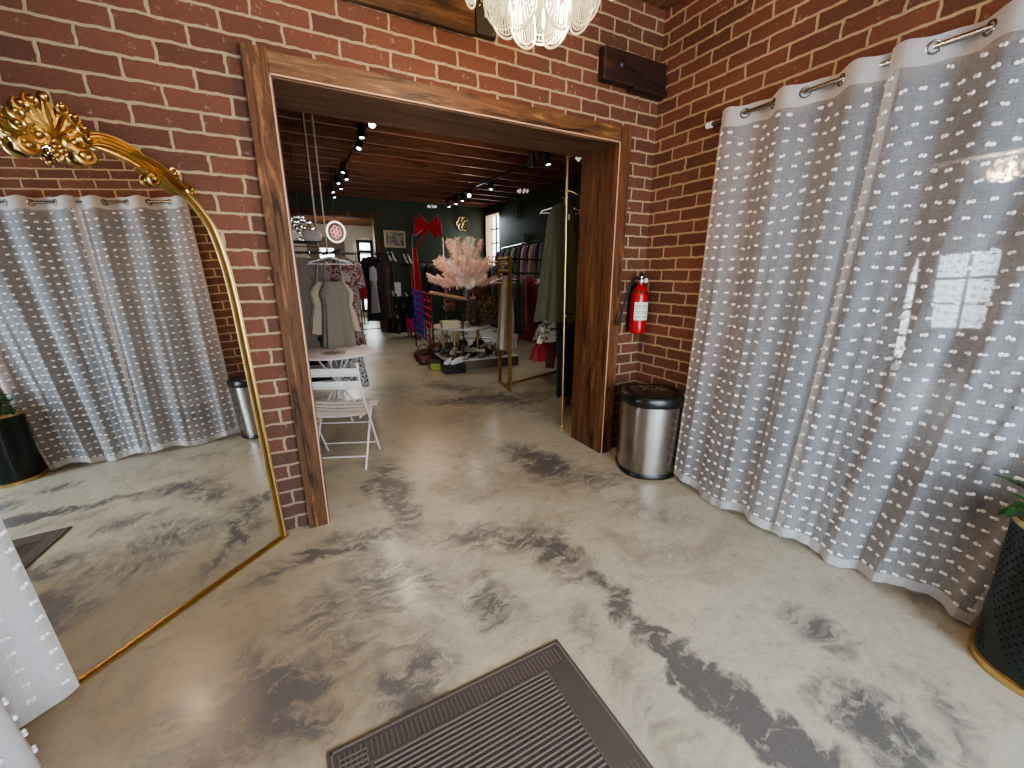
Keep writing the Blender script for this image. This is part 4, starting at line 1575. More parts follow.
def garment(name, label, cat, loc, rz, kind, wd, ln, mats, group=None, seed=0, dep=.05, hanger=True, trim=None):
    """hangs from its hanger hook at loc; width along local x"""
    if not isinstance(mats, (list, tuple)):
        mats = [mats]
    t = thing(name, label, cat, (0, 0, 0), 0, group)
    hw = wd / 2
    w = MB()
    if kind == 'cami':
        shell(w, densify([(-.30, 0, hw * .50, dep * .3), (-.33, 0, hw * .66, dep * .6), (-.42, 0, hw * .92, dep), (-.55, 0, hw * .80, dep), (-ln * .8, 0, hw * .95, dep * 1.1), (-ln, 0, hw * 1.05, dep * 1.2)]), 5, .02, seed)
        w.build('body', mats, t)
        for s in (-1, 1):
            w = MB()
            w.tube([(s * hw * .40, 0, -.05), (s * hw * .46, -dep * .7, -.16), (s * hw * .52, -dep * .4, -.32)], .010, 6, flat=.4)
            w.tube([(s * hw * .40, 0, -.05), (s * hw * .5, dep * .5, -.2), (s * hw * .6, dep * .4, -.35)], .010, 6, flat=.4)
            w.build('shoulder_strap', mats, t)
    elif kind in ('top', 'coat', 'dress'):
        rows = [(-.035, 0, .05, .03), (-.055, 0, hw * .62, .03), (-.11, 0, hw * .95, dep * .8), (-.22, 0, hw * .90, dep), (-ln * .55, 0, hw * (.86 if kind != 'dress' else .78), dep)]
        rows += [(-ln * .8, 0, hw * 1.0, dep * 1.15), (-ln, 0, hw * (1.08 if kind != 'dress' else 1.25), dep * 1.3)]
        shell(w, densify(rows), 5, .02, seed)
        w.build('body', mats, t)
        sl = {'top': .5, 'coat': .62, 'dress': .24}[kind]
        for s in (-1, 1):
            w = MB()
            w.tube(smooth_path([(s * hw * .78, 0, -.08), (s * hw * 1.05, 0, -.20), (s * hw * 1.16, .0, -.20 - sl * .45), (s * hw * 1.22, 0, -.14 - sl)], 3), [.05, .062, .062, .06, .058, .056, .055, .054, .052, .05], 10, flat=1.0)
            w.v = [Vector((p.x, p.y * .6, p.z)) for p in w.v]
            w.build('sleeve', mats, t)
    elif kind == 'drape':
        shell(w, densify([(-.03, 0, .05, .03), (-.07, 0, hw * .45, .035), (-.16, 0, hw * .62, dep * .8), (-ln * .45, 0, hw * .80, dep), (-ln * .8, 0, hw * .98, dep * 1.2), (-ln, 0, hw * 1.12, dep * 1.3)]), 6, .034, seed, 48)
        w.build('body', mats, t)
    elif kind == 'pants':
        w.cur = 0
        shell(w, densify([(-.05, 0, hw, dep * .6), (-.25, 0, hw * 1.05, dep)]), 3, .008, seed)
        w.build('waist', mats, t)
        for s in (-1, 1):
            w = MB()
            shell(w, densify([(-.22, s * hw * .48, hw * .54, dep), (-ln * .6, s * hw * .5, hw * .46, dep), (-ln, s * hw * .55, hw * .42, dep)]), 3, .008, seed + 1, 20)
            w.build('trouser_leg', mats, t)
    elif kind == 'skirt':
        shell(w, densify([(-.05, 0, hw * .7, dep * .6), (-.1, 0, hw * .75, dep * .9), (-ln, 0, hw, dep * 1.5)]), 7, .03, seed)
        w.build('skirt', mats, t)
    if trim:
        w = MB()
        shell(w, [(-ln * 1.0 + .02, 0, hw * 1.04, dep * 1.25), (-ln - .03, 0, hw * 1.06, dep * 1.3)], 7, .02, seed)
        w.build('hem_trim', trim, t)
    t.location = loc
    t.rotation_euler = (0, 0, rz)
    return t


hgp = {}


def hanger(mat, loc, rz, label, group, key):
    if key not in hgp:
        t = thing('clothes_hanger', label, 'hanger', (0, 0, 0), 0, group)
        w = MB()
        w.tube([(-.21, 0, -.125), (-.19, 0, -.10), (0, 0, -.045), (.19, 0, -.10), (.21, 0, -.125)], .006, 6)
        w.tube([(-.20, 0, -.118), (.20, 0, -.118)], .004, 5)
        w.build('arm', mat, t)
        w = MB()
        w.tube([(0, 0, -.045), (0, 0, -.015)] + [(.018 * math.cos(R(a)), 0, .0 + .018 * math.sin(R(a))) for a in range(-60, 200, 26)], .0022, 5)
        w.build('hook', M['chrome'], t)
        hgp[key] = t
        t.location = loc
        t.rotation_euler = (0, 0, rz)
        return t
    return dup(hgp[key], loc, rz, label, group)


def rail_rack(name, label, a, c, h, mat, r=.014, posts=True, group=None):
    t = thing(name, label, 'clothes rack', (a[0], a[1], 0), 0, group)
    a, c = Vector((a[0], a[1], 0)), Vector((c[0], c[1], 0))
    d = (c - a).normalized()
    n = Vector((-d.y, d.x, 0))
    z = Vector((0, 0, h))
    w = MB()
    w.cyl(a + z, c + z, r)
    w.build('rail', mat, t)
    if posts:
        for p in (a, c):
            w = MB()
            w.cyl(p, p + z * 1.02, r)
            w.build('post', mat, t)
            w = MB()
            w.cyl(p - n * .24 + Vector((0, 0, .03)), p + n * .24 + Vector((0, 0, .03)), r)
            for s in (-1, 1):
                w.ell(p + n * s * .24 + Vector((0, 0, .02)), (.02, .02, .02), 8, 5)
            w.build('foot', mat, t)
        w = MB()
        w.cyl(a + Vector((0, 0, .15)), c + Vector((0, 0, .15)), r * .8)
        w.build('lower_rail', mat, t)
    return t


# --- rope-hung rail at the left with camisoles
ra, rb = gr(302, 105, 3.28), gr(311, 105, 3.28)
RZ = 1.74
t = thing('hanging_clothes_rail', 'clothes rail hung from the ceiling joists on two pale ropes', 'clothes rail', (ra.x, ra.y, RZ))
for p in (ra, rb):
    w = MB()
    w.cyl((p.x, p.y, RZ), (p.x, p.y, 3.29), .009, 8)
    w.build('rope', simple('pale_rope', (.55, .42, .34), .8), t)
w = MB()
w.cyl((rb.x + .06, 4.75, RZ), (rb.x - .02, 5.95, RZ), .013)
w.cyl((-.55, 5.56, RZ), (rb.x + .3, 5.52, RZ), .013)
w.build('rail', M['blackmetal'], t)
w = MB()
w.tube([(ra.x + .015 * math.cos(R(a)), ra.y - .01, RZ + .02 + .03 * math.sin(R(a))) for a in range(0, 360, 30)], .005, 5, closed=True)
w.tube([(rb.x + .015 * math.cos(R(a)), rb.y - .01, RZ + .02 + .03 * math.sin(R(a))) for a in range(0, 360, 30)], .005, 5, closed=True)
w.build('shackle', M['chrome'], t)

WH = M['white']
gl = 'garments on the rope-hung rail'
RG = RZ - .02
khaki = cloth('khaki_grey', (.24, .205, .16))
cream = cloth('cream', (.50, .40, .29))


def hung(px, y, kind, wd, top_z, bot_px, *args, **kw):
    pass


specs = [
    ('camisole', 'cream camisole with thin straps hanging behind the grey ruffled one', 'camisole', .45, 5.0, .0, 'cami', .50, .86, cream, 21, None),
    ('camisole', 'grey khaki ruffled camisole with floral lace hem over the round table', 'camisole', .47, 4.88, 0, 'cami', .33, 1.02, khaki, 22, simple('floral_lace', (.42, .36, .27), .9, bump=1, bscale=60)),
    ('dress', 'dusty red and white floral dress on the rope-hung rail', 'dress', .62, 5.25, .1, 'dress', .31, 1.05, pattern_mat('red_white_floral', (.32, .25, .23), (.14, .035, .035), 26, .5), 23, None),
    ('dress', 'long black and white speckled dress reaching down behind the table', 'dress', .60, 5.45, 0, 'dress', .36, 1.62, pattern_mat('black_white_speckle', (.04, .035, .035), (.50, .46, .43), 45, .47), 24, None),
    ('dress', 'long plain black dress hanging behind the folding chair back', 'dress', .20, 5.62, 0, 'dress', .32, 1.60, cloth('black', (.012, .01, .012)), 25, None),
    ('trousers', 'taupe wide trousers hanging left of the cream camisole', 'trousers', .27, 5.10, .3, 'pants', .34, 1.05, cloth('taupe', (.19, .15, .125)), 26, None),
    ('trousers', 'grey striped trousers beside the wooden door casing', 'trousers', .12, 5.25, .4, 'pants', .34, 1.15, cloth('warm_grey', (.13, .11, .105)), 27, None),
    ('blouse', 'mauve lace blouse hanging between the camisoles', 'blouse', .52, 5.32, 0, 'top', .36, .62, cloth('mauve', (.26, .17, .17)), 28, None),
    ('skirt', 'long light grey skirt low behind the folding chair', 'skirt', -.02, 5.62, 0, 'skirt', .36, 1.6, cloth('silver_grey', (.28, .25, .26)), 29, None),
]
for nm, lb_, cat_, x, y, rz, kd, wd, ln, mt_, sd, tr_ in specs:
    g = garment(nm, lb_, cat_, (x, y, RG), rz, kd, wd, ln, mt_, gl, sd, trim=tr_)
    hanger(WH, (x, y, RG), rz, 'white clothes hanger on the rope-hung rail by the door casing', 'white hangers on the rope-hung rail', 'w')

# wire shelf with bags above the left clothes
sh = thing('wire_shelf', 'dark wire shelf beside the door casing holding two white bags', 'shelf', (-.1, 5.7, 1.86))
w = MB()
for k in range(9):
    w.cyl((-.6 + .0, 5.45 + k * .05, 1.86), (.44, 5.45 + k * .05, 1.86), .004, 5)
for k in range(8):
    w.cyl((-.6 + k * .148, 5.45, 1.855), (-.6 + k * .148, 5.85, 1.855), .004, 5)
for z in (1.80,):
    w.cyl((-.6, 5.45, z), (.44, 5.45, z), .005, 5)
w.build('wire_deck', M['blackmetal'], sh)
for x in (-.55, .42):
    MB().cyl((x, 5.85, 1.86), (x, 5.85, 3.28), .006, 6).build('hanging_rod', M['blackmetal'], sh)


def soft_bag(name, label, cat, c, s, mat, hmat, rz=0, group=None, hh=.12):
    t = thing(name, label, cat, (0, 0, 0), 0, group)
    w = MB()
    rings = []
    for k in range(9):
        q = k / 8
        sc_ = math.sin(PI * (.14 + .72 * q)) ** .5
        ring = []
        for i in range(20):
            a = 2 * PI * i / 20
            ca, sa = math.cos(a), math.sin(a)
            ring.append(Vector((s[0] / 2 * math.copysign(abs(ca) ** .6, ca) * sc_, s[1] / 2 * math.copysign(abs(sa) ** .7, sa) * sc_ * (1.05 - .55 * q), s[2] * q)))
        rings.append(ring)
    w.loft(rings)
    w.build('body', mat, t)
    w = MB()
    w.tube([(s[0] * .3 * math.cos(R(a)), 0, s[2] * .93 + hh * math.sin(R(a))) for a in range(0, 181, 15)], .008, 6)
    w.build('handle', hmat, t)
    t.location = c
    t.rotation_euler = (0, 0, rz)
    return t


soft_bag('handbag', 'white rounded handbag on the wire shelf nearest the casing', 'handbag', (.10, 5.65, 1.866), (.26, .14, .13), cloth('offwhite', (.62, .55, .50)), M['brass'], .3, hh=.05)
soft_bag('handbag', 'pale pink and white handbag on the wire shelf', 'handbag', (.36, 5.62, 1.866), (.22, .13, .13), cloth('blush', (.58, .44, .42)), M['brass'], -.2, hh=.05)

# crystal pendant lamp seen above the bags
cl = at(300, 228, 7.4)
t = thing('crystal_pendant', 'small glittering crystal ball pendant lamp left of the neon ring', 'lamp', cl)
w = MB()
rr = random.Random(9)
for k in range(60):
    a, b = rr.uniform(0, 2 * PI), math.asin(rr.uniform(-1, 1))
    w.ell(cl + Vector((.17 * math.cos(a) * math.cos(b), .17 * math.sin(a) * math.cos(b), .17 * math.sin(b))), (.028, .028, .035), 6, 4)
w.build('crystal', simple('silver_crystal', (.6, .57, .52), .1, metal=.7), t)
w = MB()
w.cyl(cl + Vector((0, 0, .15)), (cl.x, cl.y, 3.3), .006, 6)
w.build('cord', M['blackmetal'], t)

# round neon-like sign
sg = at(336, 232, 7.0)
t = thing('round_sign', 'round glowing white ring sign with pink flower motif hung on a cord', 'sign', sg)
nd = Vector((-sg.x, -sg.y, 0)).normalized()
sd = Vector((nd.y, -nd.x, 0))
zz = Vector((0, 0, 1))
w = MB()
w.tube([sg + (sd * math.cos(2 * PI * k / 32) * .125 + zz * math.sin(2 * PI * k / 32) * .145) for k in range(32)], .012, 8, closed=True)
w.build('ring', emis('sign_ring', (1, .85, .75), 1.3), t)
w = MB()
for k in range(6):
    a = 2 * PI * k / 6 + .3
    c_ = sg + sd * .045 * math.cos(a) + zz * (.05 * math.sin(a))
    w.tube([c_ + (sd * math.cos(2 * PI * i / 12) * .03 + zz * math.sin(2 * PI * i / 12) * .036) for i in range(12)], .008, 6, closed=True)
w.tube([sg + sd * .0 - zz * .03, sg + sd * .01 - zz * .1], .007, 6)
w.build('motif', emis('sign_motif', (1, .42, .38), .7), t)
w = MB()
w.loft([[sg - nd * o + (sd * math.cos(2 * PI * k / 32) * .122 + zz * math.sin(2 * PI * k / 32) * .142) for k in range(32)] for o in (.004, .012)])
w.build('disc', simple('smoky_disc', (.25, .17, .14), .2), t)
w = MB()
w.cyl(sg + zz * .145, (sg.x, sg.y, 3.28), .004, 5)
w.build('cord', M['blackmetal'], t)

# ------------------------------------------------------------------ gold pipe wall rack just behind the right casing
pb = gr(562, 428)
pt = at(567.5, 156, pb.y)
t = thing('pipe_clothes_rack', 'tall slim gold pipe clothes rack just inside the right door casing', 'clothes rack', (pb.x, pb.y, 0))
w = MB()
w.cyl((pb.x, pb.y, .01), pt, .0115, 12)
w.ell(pt, (.014, .014, .014), 8, 5)
w.build('pole', M['brass'], t)
w = MB()
w.lathe([(.03, 0), (.03, .008), (.016, .014), (.014, .03)], (pb.x, pb.y, 0), 18)
w.build('foot', M['brass'], t)
w = MB()
w.cyl(pt, (pt.x + .05, D1, pt.z), .0115)
w.lathe([(.03, 0), (.03, .01)], (pt.x, D1, pt.z), 14)
w.build('top_arm', M['brass'], t)
HZ = 2.19
w = MB()
w.cyl((pb.x - .02, pb.y, HZ), (pb.x + .85, pb.y + .55, HZ), .0115)
w.build('hanging_rail', M['brass'], t)
zl = at(562, 316, pb.y).z
w = MB()
w.cyl((pb.x - .01, pb.y, zl), (pb.x + .8, pb.y + .2, zl), .016)
w.cyl((pb.x - .01, pb.y, zl - .12), (pb.x + .30, pb.y + .12, zl), .012)
w.build('lower_rail', M['brass'], t)
olive = cloth('olive', (.060, .056, .028))
garment('coat', 'long olive green coat hanging behind the slim gold pole', 'coat', (2.39, 3.42, HZ - .02), -.35, 'drape', .46, 1.12, olive, 'olive coats on the gold pipe rack', 31, dep=.06)
garment('coat', 'olive green coat half hidden by the right door casing', 'coat', (2.62, 3.40, HZ - .02), -.5, 'drape', .42, 1.08, cloth('olive_dark', (.046, .043, .022)), 'olive coats on the gold pipe rack', 32, dep=.06)
for x, y in ((2.385, 3.42), (2.60, 3.45)):
    hanger(WH, (x, y, HZ - .02), -.4, 'white hanger holding an olive coat on the gold pipe rack', 'hangers holding the olive coats', 'w')
w = MB()
tg = at(569, 217, 3.33)
w.box(tg, (.02, .002, .05))
tag(w.build('price_tag', M['paper'], None, False), 'white paper price tag hanging on the olive coat', 'price tag', 'paper price tags')
garment('blouse', 'cream blouse with black leopard spots on the lower gold rail', 'blouse', (2.52, 3.75, zl - .0), -.3, 'drape', .34, .34, pattern_mat('cream_leopard', (.52, .44, .34), (.05, .04, .03), 22, .56), 'garments on the lower gold rail', 33)
garment('trousers', 'navy trousers with a white tag on the lower gold rail', 'trousers', (2.56, 3.55, zl - .06), -.3, 'pants', .17, .86, cloth('navy', (.012, .016, .035)), 'garments on the lower gold rail', 34)
garment('blouse', 'bright red blouse behind the navy trousers', 'blouse', (2.50, 3.92, zl - .28), -.3, 'drape', .22, .30, cloth('bright_red', (.33, .02, .03)), 'garments on the lower gold rail', 35)
garment('skirt', 'pink floral skirt beside the right door casing', 'skirt', (2.74, 3.60, zl - .08), -.3, 'skirt', .22, .98, pattern_mat('pink_floral', (.42, .22, .20), (.17, .08, .08), 24, .5), 'garments on the lower gold rail', 36)
garment('blouse', 'dark maroon blouse beside the right door casing', 'blouse', (2.72, 3.75, zl - .01), -.3, 'top', .3, .36, cloth('maroon', (.09, .015, .02)), 'garments on the lower gold rail', 37)
w = MB()
w.box(at(573.5, 396, 3.48), (.022, .002, .06))
tag(w.build('price_tag', M['paper'], None, False), 'white paper price tag at the hem of the navy trousers', 'price tag', 'paper price tags')

# ------------------------------------------------------------------ gold rack with square end frame
ga, gb = gr(500, 382), gr(510, 391)
dirx = Vector((.955, .297, 0))
L_ = 1.7
t = thing('clothes_rack', 'matte gold square-ended clothes rack standing in the middle of the shop', 'clothes rack', (ga.x, ga.y, 0))
GH = 1.71
for p in (ga, gb, ga + dirx * L_, gb + dirx * L_):
    w = MB()
    w.box((p.x, p.y, GH / 2), (.036, .036, GH), .3)
    w.build('post', M['goldmatte'], t, False)
for p, q in ((ga, gb), (ga + dirx * L_, gb + dirx * L_)):
    for z in (.02, GH - .015, GH - .17, GH - .09):
        MB().tube([(p.x, p.y, z), (q.x, q.y, z)], .016, 4).build('end_bar', M['goldmatte'], t, False)
mid = (ga + gb) / 2
w = MB()
w.tube([mid + Vector((0, 0, .02)), mid + dirx * L_ + Vector((0, 0, .02))], .016, 4)
w.build('base_bar', M['goldmatte'], t, False)
w = MB()
for z in (GH - .02, GH - .2):
    w.tube([mid + Vector((0, 0, z)), mid + dirx * L_ + Vector((0, 0, z))], .012, 8)
w.build('rail', M['blackmetal'], t)
ggrp = 'garments on the matte gold rack'
GZ = GH - .22
gs = [
    ('cardigan', 'cream crochet lace cardigan on the end of the gold rack', 'cardigan', .03, 'drape', .20, .98, simple('cream_crochet', (.46, .38, .29), .9, bump=1.5, bscale=70), 1.0),
    ('jacket', 'black jacket behind the cream crochet cardigan', 'jacket', .18, 'top', .42, .75, cloth('black', (.012, .01, .012)), 0),
    ('blouse', 'rust brown blouse beside the black jacket', 'blouse', .30, 'top', .40, .72, cloth('rust', (.12, .045, .025)), 0),
    ('dress', 'burgundy dress with a white tag on the gold rack', 'dress', .42, 'dress', .30, .90, cloth('burgundy', (.17, .010, .03)), .9),
    ('jacket', 'black jacket with a wide white collar', 'jacket', .60, 'top', .42, .70, pattern_mat('black_white_panels', (.02, .02, .02), (.55, .52, .48), 4, .56), .9),
    ('dress', 'long beige dress hanging on the gold rack', 'dress', .72, 'dress', .36, 1.25, cloth('beige', (.42, .35, .27)), .8),
    ('dress', 'charcoal pleated dress next to the long beige dress', 'dress', .86, 'dress', .36, 1.18, cloth('charcoal', (.09, .09, .10)), .8),
    ('skirt', 'shiny silver grey pleated skirt on the gold rack', 'skirt', 1.0, 'skirt', .40, 1.22, simple('silver_satin', (.38, .38, .38), .35), .8),
    ('blouse', 'white and blue printed blouse on the gold rack', 'blouse', 1.12, 'top', .40, .70, pattern_mat('white_blue_print', (.45, .45, .48), (.05, .06, .13), 14, .5), .7),
    ('dress', 'black lace dress at the far end of the gold rack', 'dress', 1.25, 'dress', .40, 1.15, cloth('soft_black', (.02, .018, .02)), .7),
]
for i, (nm, lb_, ct, k, kd, wd, ln, mt_, tw) in enumerate(gs):
    p = mid + dirx * (k * 1.12)
    if i == 0:
        p = Vector(((ga.x + gb.x) / 2 + .02, (ga.y + gb.y) / 2 - .02, 0))
    rz_ = 1.55 + rnd.uniform(-.5, .3) if i else -.3
    garment(nm, lb_, ct, (p.x, p.y, GZ - (.0 if i else -.02)), rz_, kd, wd, ln, mt_, ggrp, 50 + i)
    hanger(WH, (p.x, p.y, GZ - (.0 if i else -.02)), rz_, 'white clothes hanger on the matte gold rack', 'white hangers on the gold rack', 'w')

# ------------------------------------------------------------------ long chrome rail on the right wall
ra_, rb_ = Vector((4.95, 9.7, 0)), Vector((4.15, 6.1, 0))
t = rail_rack('clothes_rack', 'long chrome clothes rack full of dark clothes along the green right wall', ra_, rb_, 2.12, M['chrome'], .014)
MM0, MM1 = Vector((3.62, 8.14, 0)), Vector((4.20, 7.92, 0))
names = [('red plaid', (.18, .03, .03), 'shirt'), ('dusty pink', (.30, .17, .15), 'blouse'), ('wine', (.10, .02, .03), 'blouse'), ('faded black', (.025, .022, .025), 'jacket'),
         ('slate blue', (.06, .08, .12), 'shirt'), ('indigo denim', (.03, .04, .08), 'jacket'), ('lavender', (.22, .19, .30), 'blouse'), ('ink blue', (.015, .02, .05), 'shirt'),
         ('periwinkle', (.16, .19, .33), 'shirt'), ('dark plum', (.05, .02, .05), 'dress'), ('pale grey', (.30, .30, .32), 'cardigan'), ('midnight', (.01, .012, .025), 'dress'),
         ('light blue', (.22, .28, .36), 'shirt'), ('graphite', (.04, .04, .045), 'jacket'), ('off white', (.42, .40, .37), 'blouse'), ('dark teal', (.015, .05, .055), 'dress'),
         ('smoky brown', (.06, .04, .03), 'jacket'), ('lilac', (.25, .18, .28), 'blouse'), ('black satin', (.012, .012, .014), 'dress'), ('stone', (.25, .22, .18), 'cardigan'),
         ('deep purple', (.04, .015, .07), 'dress'), ('storm grey', (.09, .09, .1), 'shirt')]
for i, (cn, cc_, kd) in enumerate(names):
    if i < 8:
        hp_ = MM0.lerp(MM1, i / 7)
        hz_, hr_, wh_, grp_ = 1.72, .75, 'far end of the middle rack by the bright window', 'clothes at the far end of the middle rack'
    else:
        hp_ = ra_.lerp(rb_, (i - 7.6) / 14.4)
        hz_, hr_, wh_, grp_ = 2.095, .22, 'long chrome rack by the green wall', 'clothes on the long chrome rack'
    kk = {'shirt': 'top', 'blouse': 'top', 'jacket': 'top', 'cardigan': 'top', 'dress': 'dress'}[kd]
    garment(kd, cn + ' ' + kd + ' hanging on the ' + wh_, kd, (hp_.x, hp_.y, hz_), hr_ + rnd.uniform(-.12, .12), kk, .42, .85 if kk == 'top' else 1.2,
            cloth(cn.replace(' ', '_'), tuple(min(1, v * 1.5) for v in cc_)), grp_, 80 + i)
    hanger(M['chrome'], (hp_.x, hp_.y, hz_), hr_, 'silver hanger on the ' + wh_, 'silver hangers: ' + grp_, 's')
t = thing('wall_rail', 'silver wall rail with upright brackets on the green wall', 'rail', (5.2, 7.5, 1.95))
w = MB()
w.cyl((5.10, 9.2, 1.98), (5.10, 5.0, 1.98), .018)
w.build('rail', M['chrome'], t)
w = MB()
for k in range(5):
    w.bbox((5.21, 5.2 + k * .95, 1.9), (5.245, 5.24 + k * .95, 2.45))
    w.bbox((5.10, 5.2 + k * .95, 1.97), (5.24, 5.23 + k * .95, 1.99))
w.build('bracket', M['chrome'], t)
t = thing('low_platform', 'low white platform along the wall beneath the hanging clothes', 'platform', (4.6, 6.5, 0))
w = MB()
w.rbox((5.02, 6.3, .075), (.42, 4.2, .15), .02)
w.build('deck', simple('white_laminate', (.52, .50, .47), .5), t)

# ------------------------------------------------------------------ tiered shoe display
PXc, PYc = 2.78, 6.62
t = thing('display_plinth', 'low plinth with white top and brown sides carrying piles of shoes', 'display plinth', (PXc, PYc, 0))
w = MB()
w.rbox((PXc, PYc, .075), (1.25, 1.2, .15), .02, rz=-.06)
w.build('body', simple('brown_laminate', (.13, .08, .055), .6), t)
w = MB()
w.rbox((PXc, PYc, .158), (1.28, 1.23, .018), .02, rz=-.06)
w.build('top', simple('white_laminate_top', (.50, .47, .45), .4), t)
tc_ = Vector((2.60, 6.62, 0))
t = thing('display_table', 'round white display table on wooden legs above the shoe plinth', 'table', (tc_.x, tc_.y, .167))
w = MB()
w.lathe([(.001, .62), (.50, .62), (.51, .63), (.51, .645), (.50, .65), (.001, .65)], (tc_.x, tc_.y, 0), 40)
w.build('tabletop', simple('white_table_top', (.55, .52, .50), .35), t)
for k in range(5):
    a = R(10 + 72 * k)
    w = MB()
    w.cyl((tc_.x + .33 * math.cos(a), tc_.y + .33 * math.sin(a), .167), (tc_.x + .33 * math.cos(a), tc_.y + .33 * math.sin(a), .62), .022, 10)
    w.build('leg', M['goldmatte'], t)
bc = Vector((2.78, 6.75, 0))
t = thing('pedestal_table', 'brown topped gold pedestal table carrying the vase of pink plumes', 'table', (bc.x, bc.y, .65))
w = MB()
w.lathe([(.001, 1.07), (.36, 1.07), (.37, 1.08), (.37, 1.10), (.001, 1.105)], (bc.x, bc.y, 0), 32)
w.build('tabletop', simple('brown_veneer', (.12, .06, .035), .45), t)
w = MB()
w.lathe([(.16, .65), (.16, .665), (.03, .69), (.025, .75), (.028, 1.07)], (bc.x, bc.y, 0), 20)
w.build('pedestal', M['goldmatte'], t)

# vase and pampas plumes
vb = Vector((2.66, 6.55, 1.105))
t = thing('glass_vase', 'tall clear glass vase on the brown pedestal table', 'vase', vb)
w = MB()
w.lathe([(.06, 0), (.075, .01), (.06, .08), (.05, .2), (.075, .34), (.07, .34), (.045, .2), (.055, .08), (.05, .02)], vb, 24)
w.build('body', simple('clear_vase_glass', (.7, .68, .62), .05, trans=.85), t)


def plume(root, mouth, az, el, ln, wd, mat, seed):
    rr = random.Random(seed)
    d = Vector((math.cos(az) * math.cos(el), math.sin(az) * math.cos(el), math.sin(el)))
    pts = []
    for k in range(9):
        q = k / 8
        pts.append(mouth + d * ln * q + Vector((0, 0, -.16 * q * q * math.cos(el))))
    w = MB()
    w.tube(pts, .003, 5)
    for i in range(420):
        q = .25 + .78 * (i / 240)
        kk = min(q * 8, 7.999)
        a = pts[int(kk)].lerp(pts[min(int(kk) + 1, 8)], kk - int(kk)) if q < 1 else pts[8] + d * ln * (q - 1)
        ax = (pts[min(int(kk) + 1, 8)] - pts[int(kk)]).normalized()
        r_ = wd * (math.sin(PI * min(1, (q - .2) / .85)) ** .6 * .45 + .55 * min(1, (q - .2) * 2))
        b = rr.uniform(0, 2 * PI)
        o1 = ax.orthogonal().normalized()
        o2 = ax.cross(o1)
        sd_ = (o1 * math.cos(b) + o2 * math.sin(b))
        tip = a + ax * ln * .12 * rr.uniform(.2, 1.3) + sd_ * r_ * rr.uniform(.5, 1.15) - Vector((0, 0, .02 * rr.random()))
        n_ = sd_.cross(ax)
        w.add([a, a.lerp(tip, .6) + n_ * .0045, tip, a.lerp(tip, .6) - n_ * .0045], [(0, 1, 2, 3)])
    w.build('plume', mat, root, False)


pk = simple('blush_plume', (.95, .66, .56), .9)
pk2 = simple('pale_blush_plume', (1.0, .80, .70), .9)
t = thing('pampas_bouquet', 'spreading bouquet of blush pink pampas plumes in the glass vase', 'dried flowers', vb + Vector((0, 0, .3)))
k = 0
for az in range(0, 360, 20):
    for el in (18, 42, 66):
        if el == 66 and az % 40:
            continue
        plume(t, vb + Vector((0, 0, .28)), R(az + el), R(el + (az % 3) * 3), .40 if el < 60 else .46, .12, pk if k % 3 else pk2, k)
        k += 1

# loose accessories on the tables


def shoe(name, label, loc, rz, c, sole=(.5, .48, .45), group=None, tilt=0.0, ln=.27, kind='sneaker'):
    t = thing(name, label, 'shoe', (0, 0, 0), 0, group)
    w = MB()
    secs = [(-.5, .026, 0), (-.42, .034, 0), (-.2, .033, 0), (0, .032, 0), (.2, .042, 0), (.38, .040, 0), (.48, .022, .004), (.5, .01, .006)]
    rings = []
    for (q, hw, zo) in secs:
        x = q * ln
        rings.append([Vector((x, hw * math.cos(2 * PI * k / 12), zo + .011 + .011 * math.sin(2 * PI * k / 12))) for k in range(12)])
    w.loft(rings)
    w.build('sole', simple('shoe_sole_%d' % (len(bpy.data.materials)), sole, .6) if 'sole' + str(sole) not in COLM else COLM['sole' + str(sole)], t)
    hs = {'sneaker': [.075, .085, .082, .078, .056, .045, .03, .02], 'flat': [.05, .055, .03, .022, .03, .035, .028, .02]}[kind]
    w = MB()
    rings = []
    for (q, hw, zo), h in zip(secs, hs):
        x = q * ln
        rings.append([Vector((x, hw * .95 * math.copysign(abs(math.cos(2 * PI * k / 14)) ** .9, math.cos(2 * PI * k / 14)), .018 + (h if math.sin(2 * PI * k / 14) > 0 else 0) * abs(math.sin(2 * PI * k / 14)) ** .8)) for k in range(14)])
    w.loft(rings)
    w.build('upper', c, t)
    if kind == 'sneaker':
        w = MB()
        for k in range(4):
            x = ln * (.02 + .065 * k)
            z = .095 - .011 * k
            w.tube([(x, -.022, z - .01), (x, 0, z + .002), (x, .022, z - .01)], .0035, 5)
        w.build('laces', M['paper'], t)
    t.location = loc
    t.rotation_euler = (tilt, 0, rz)
    return t


COLM['sole' + str((.5, .48, .45))] = simple('pale_shoe_sole', (.5, .48, .45), .6)
COLM['sole' + str((.03, .025, .02))] = simple('dark_shoe_sole', (.03, .025, .02), .6)
DS = (.03, .025, .02)
# black box with white sneakers, green box
bb = gr(456, 371)
t = thing('shoe_box', 'black shoe box on the floor under the pair of white sneakers', 'box', (2.20, 6.02, 0))
w = MB()
w.rbox((2.20, 6.02, .06), (.34, .26, .12), .008, rz=-.1)
w.build('box', M['black'], t, False)
w = MB()
w.rbox((2.20, 6.02, .112), (.352, .272, .028), .008, rz=-.1)
w.build('lid', simple('black_card', (.02, .018, .018), .7), t, False)
wsn = simple('white_leather', (.70, .68, .66), .4)
shoe('sneaker', 'white lace-up sneaker at the left on the black shoe box', (2.15, 6.05, .127), R(200) + .25, wsn, group='white sneakers on the black box')
shoe('sneaker', 'white lace-up sneaker at the right on the black shoe box', (2.24, 5.99, .127), R(200) + .15, wsn, group='white sneakers on the black box')
t = thing('shoe_box', 'yellow green shoe box beside the black shoe box', 'box', (2.02, 6.38, 0))
w = MB()
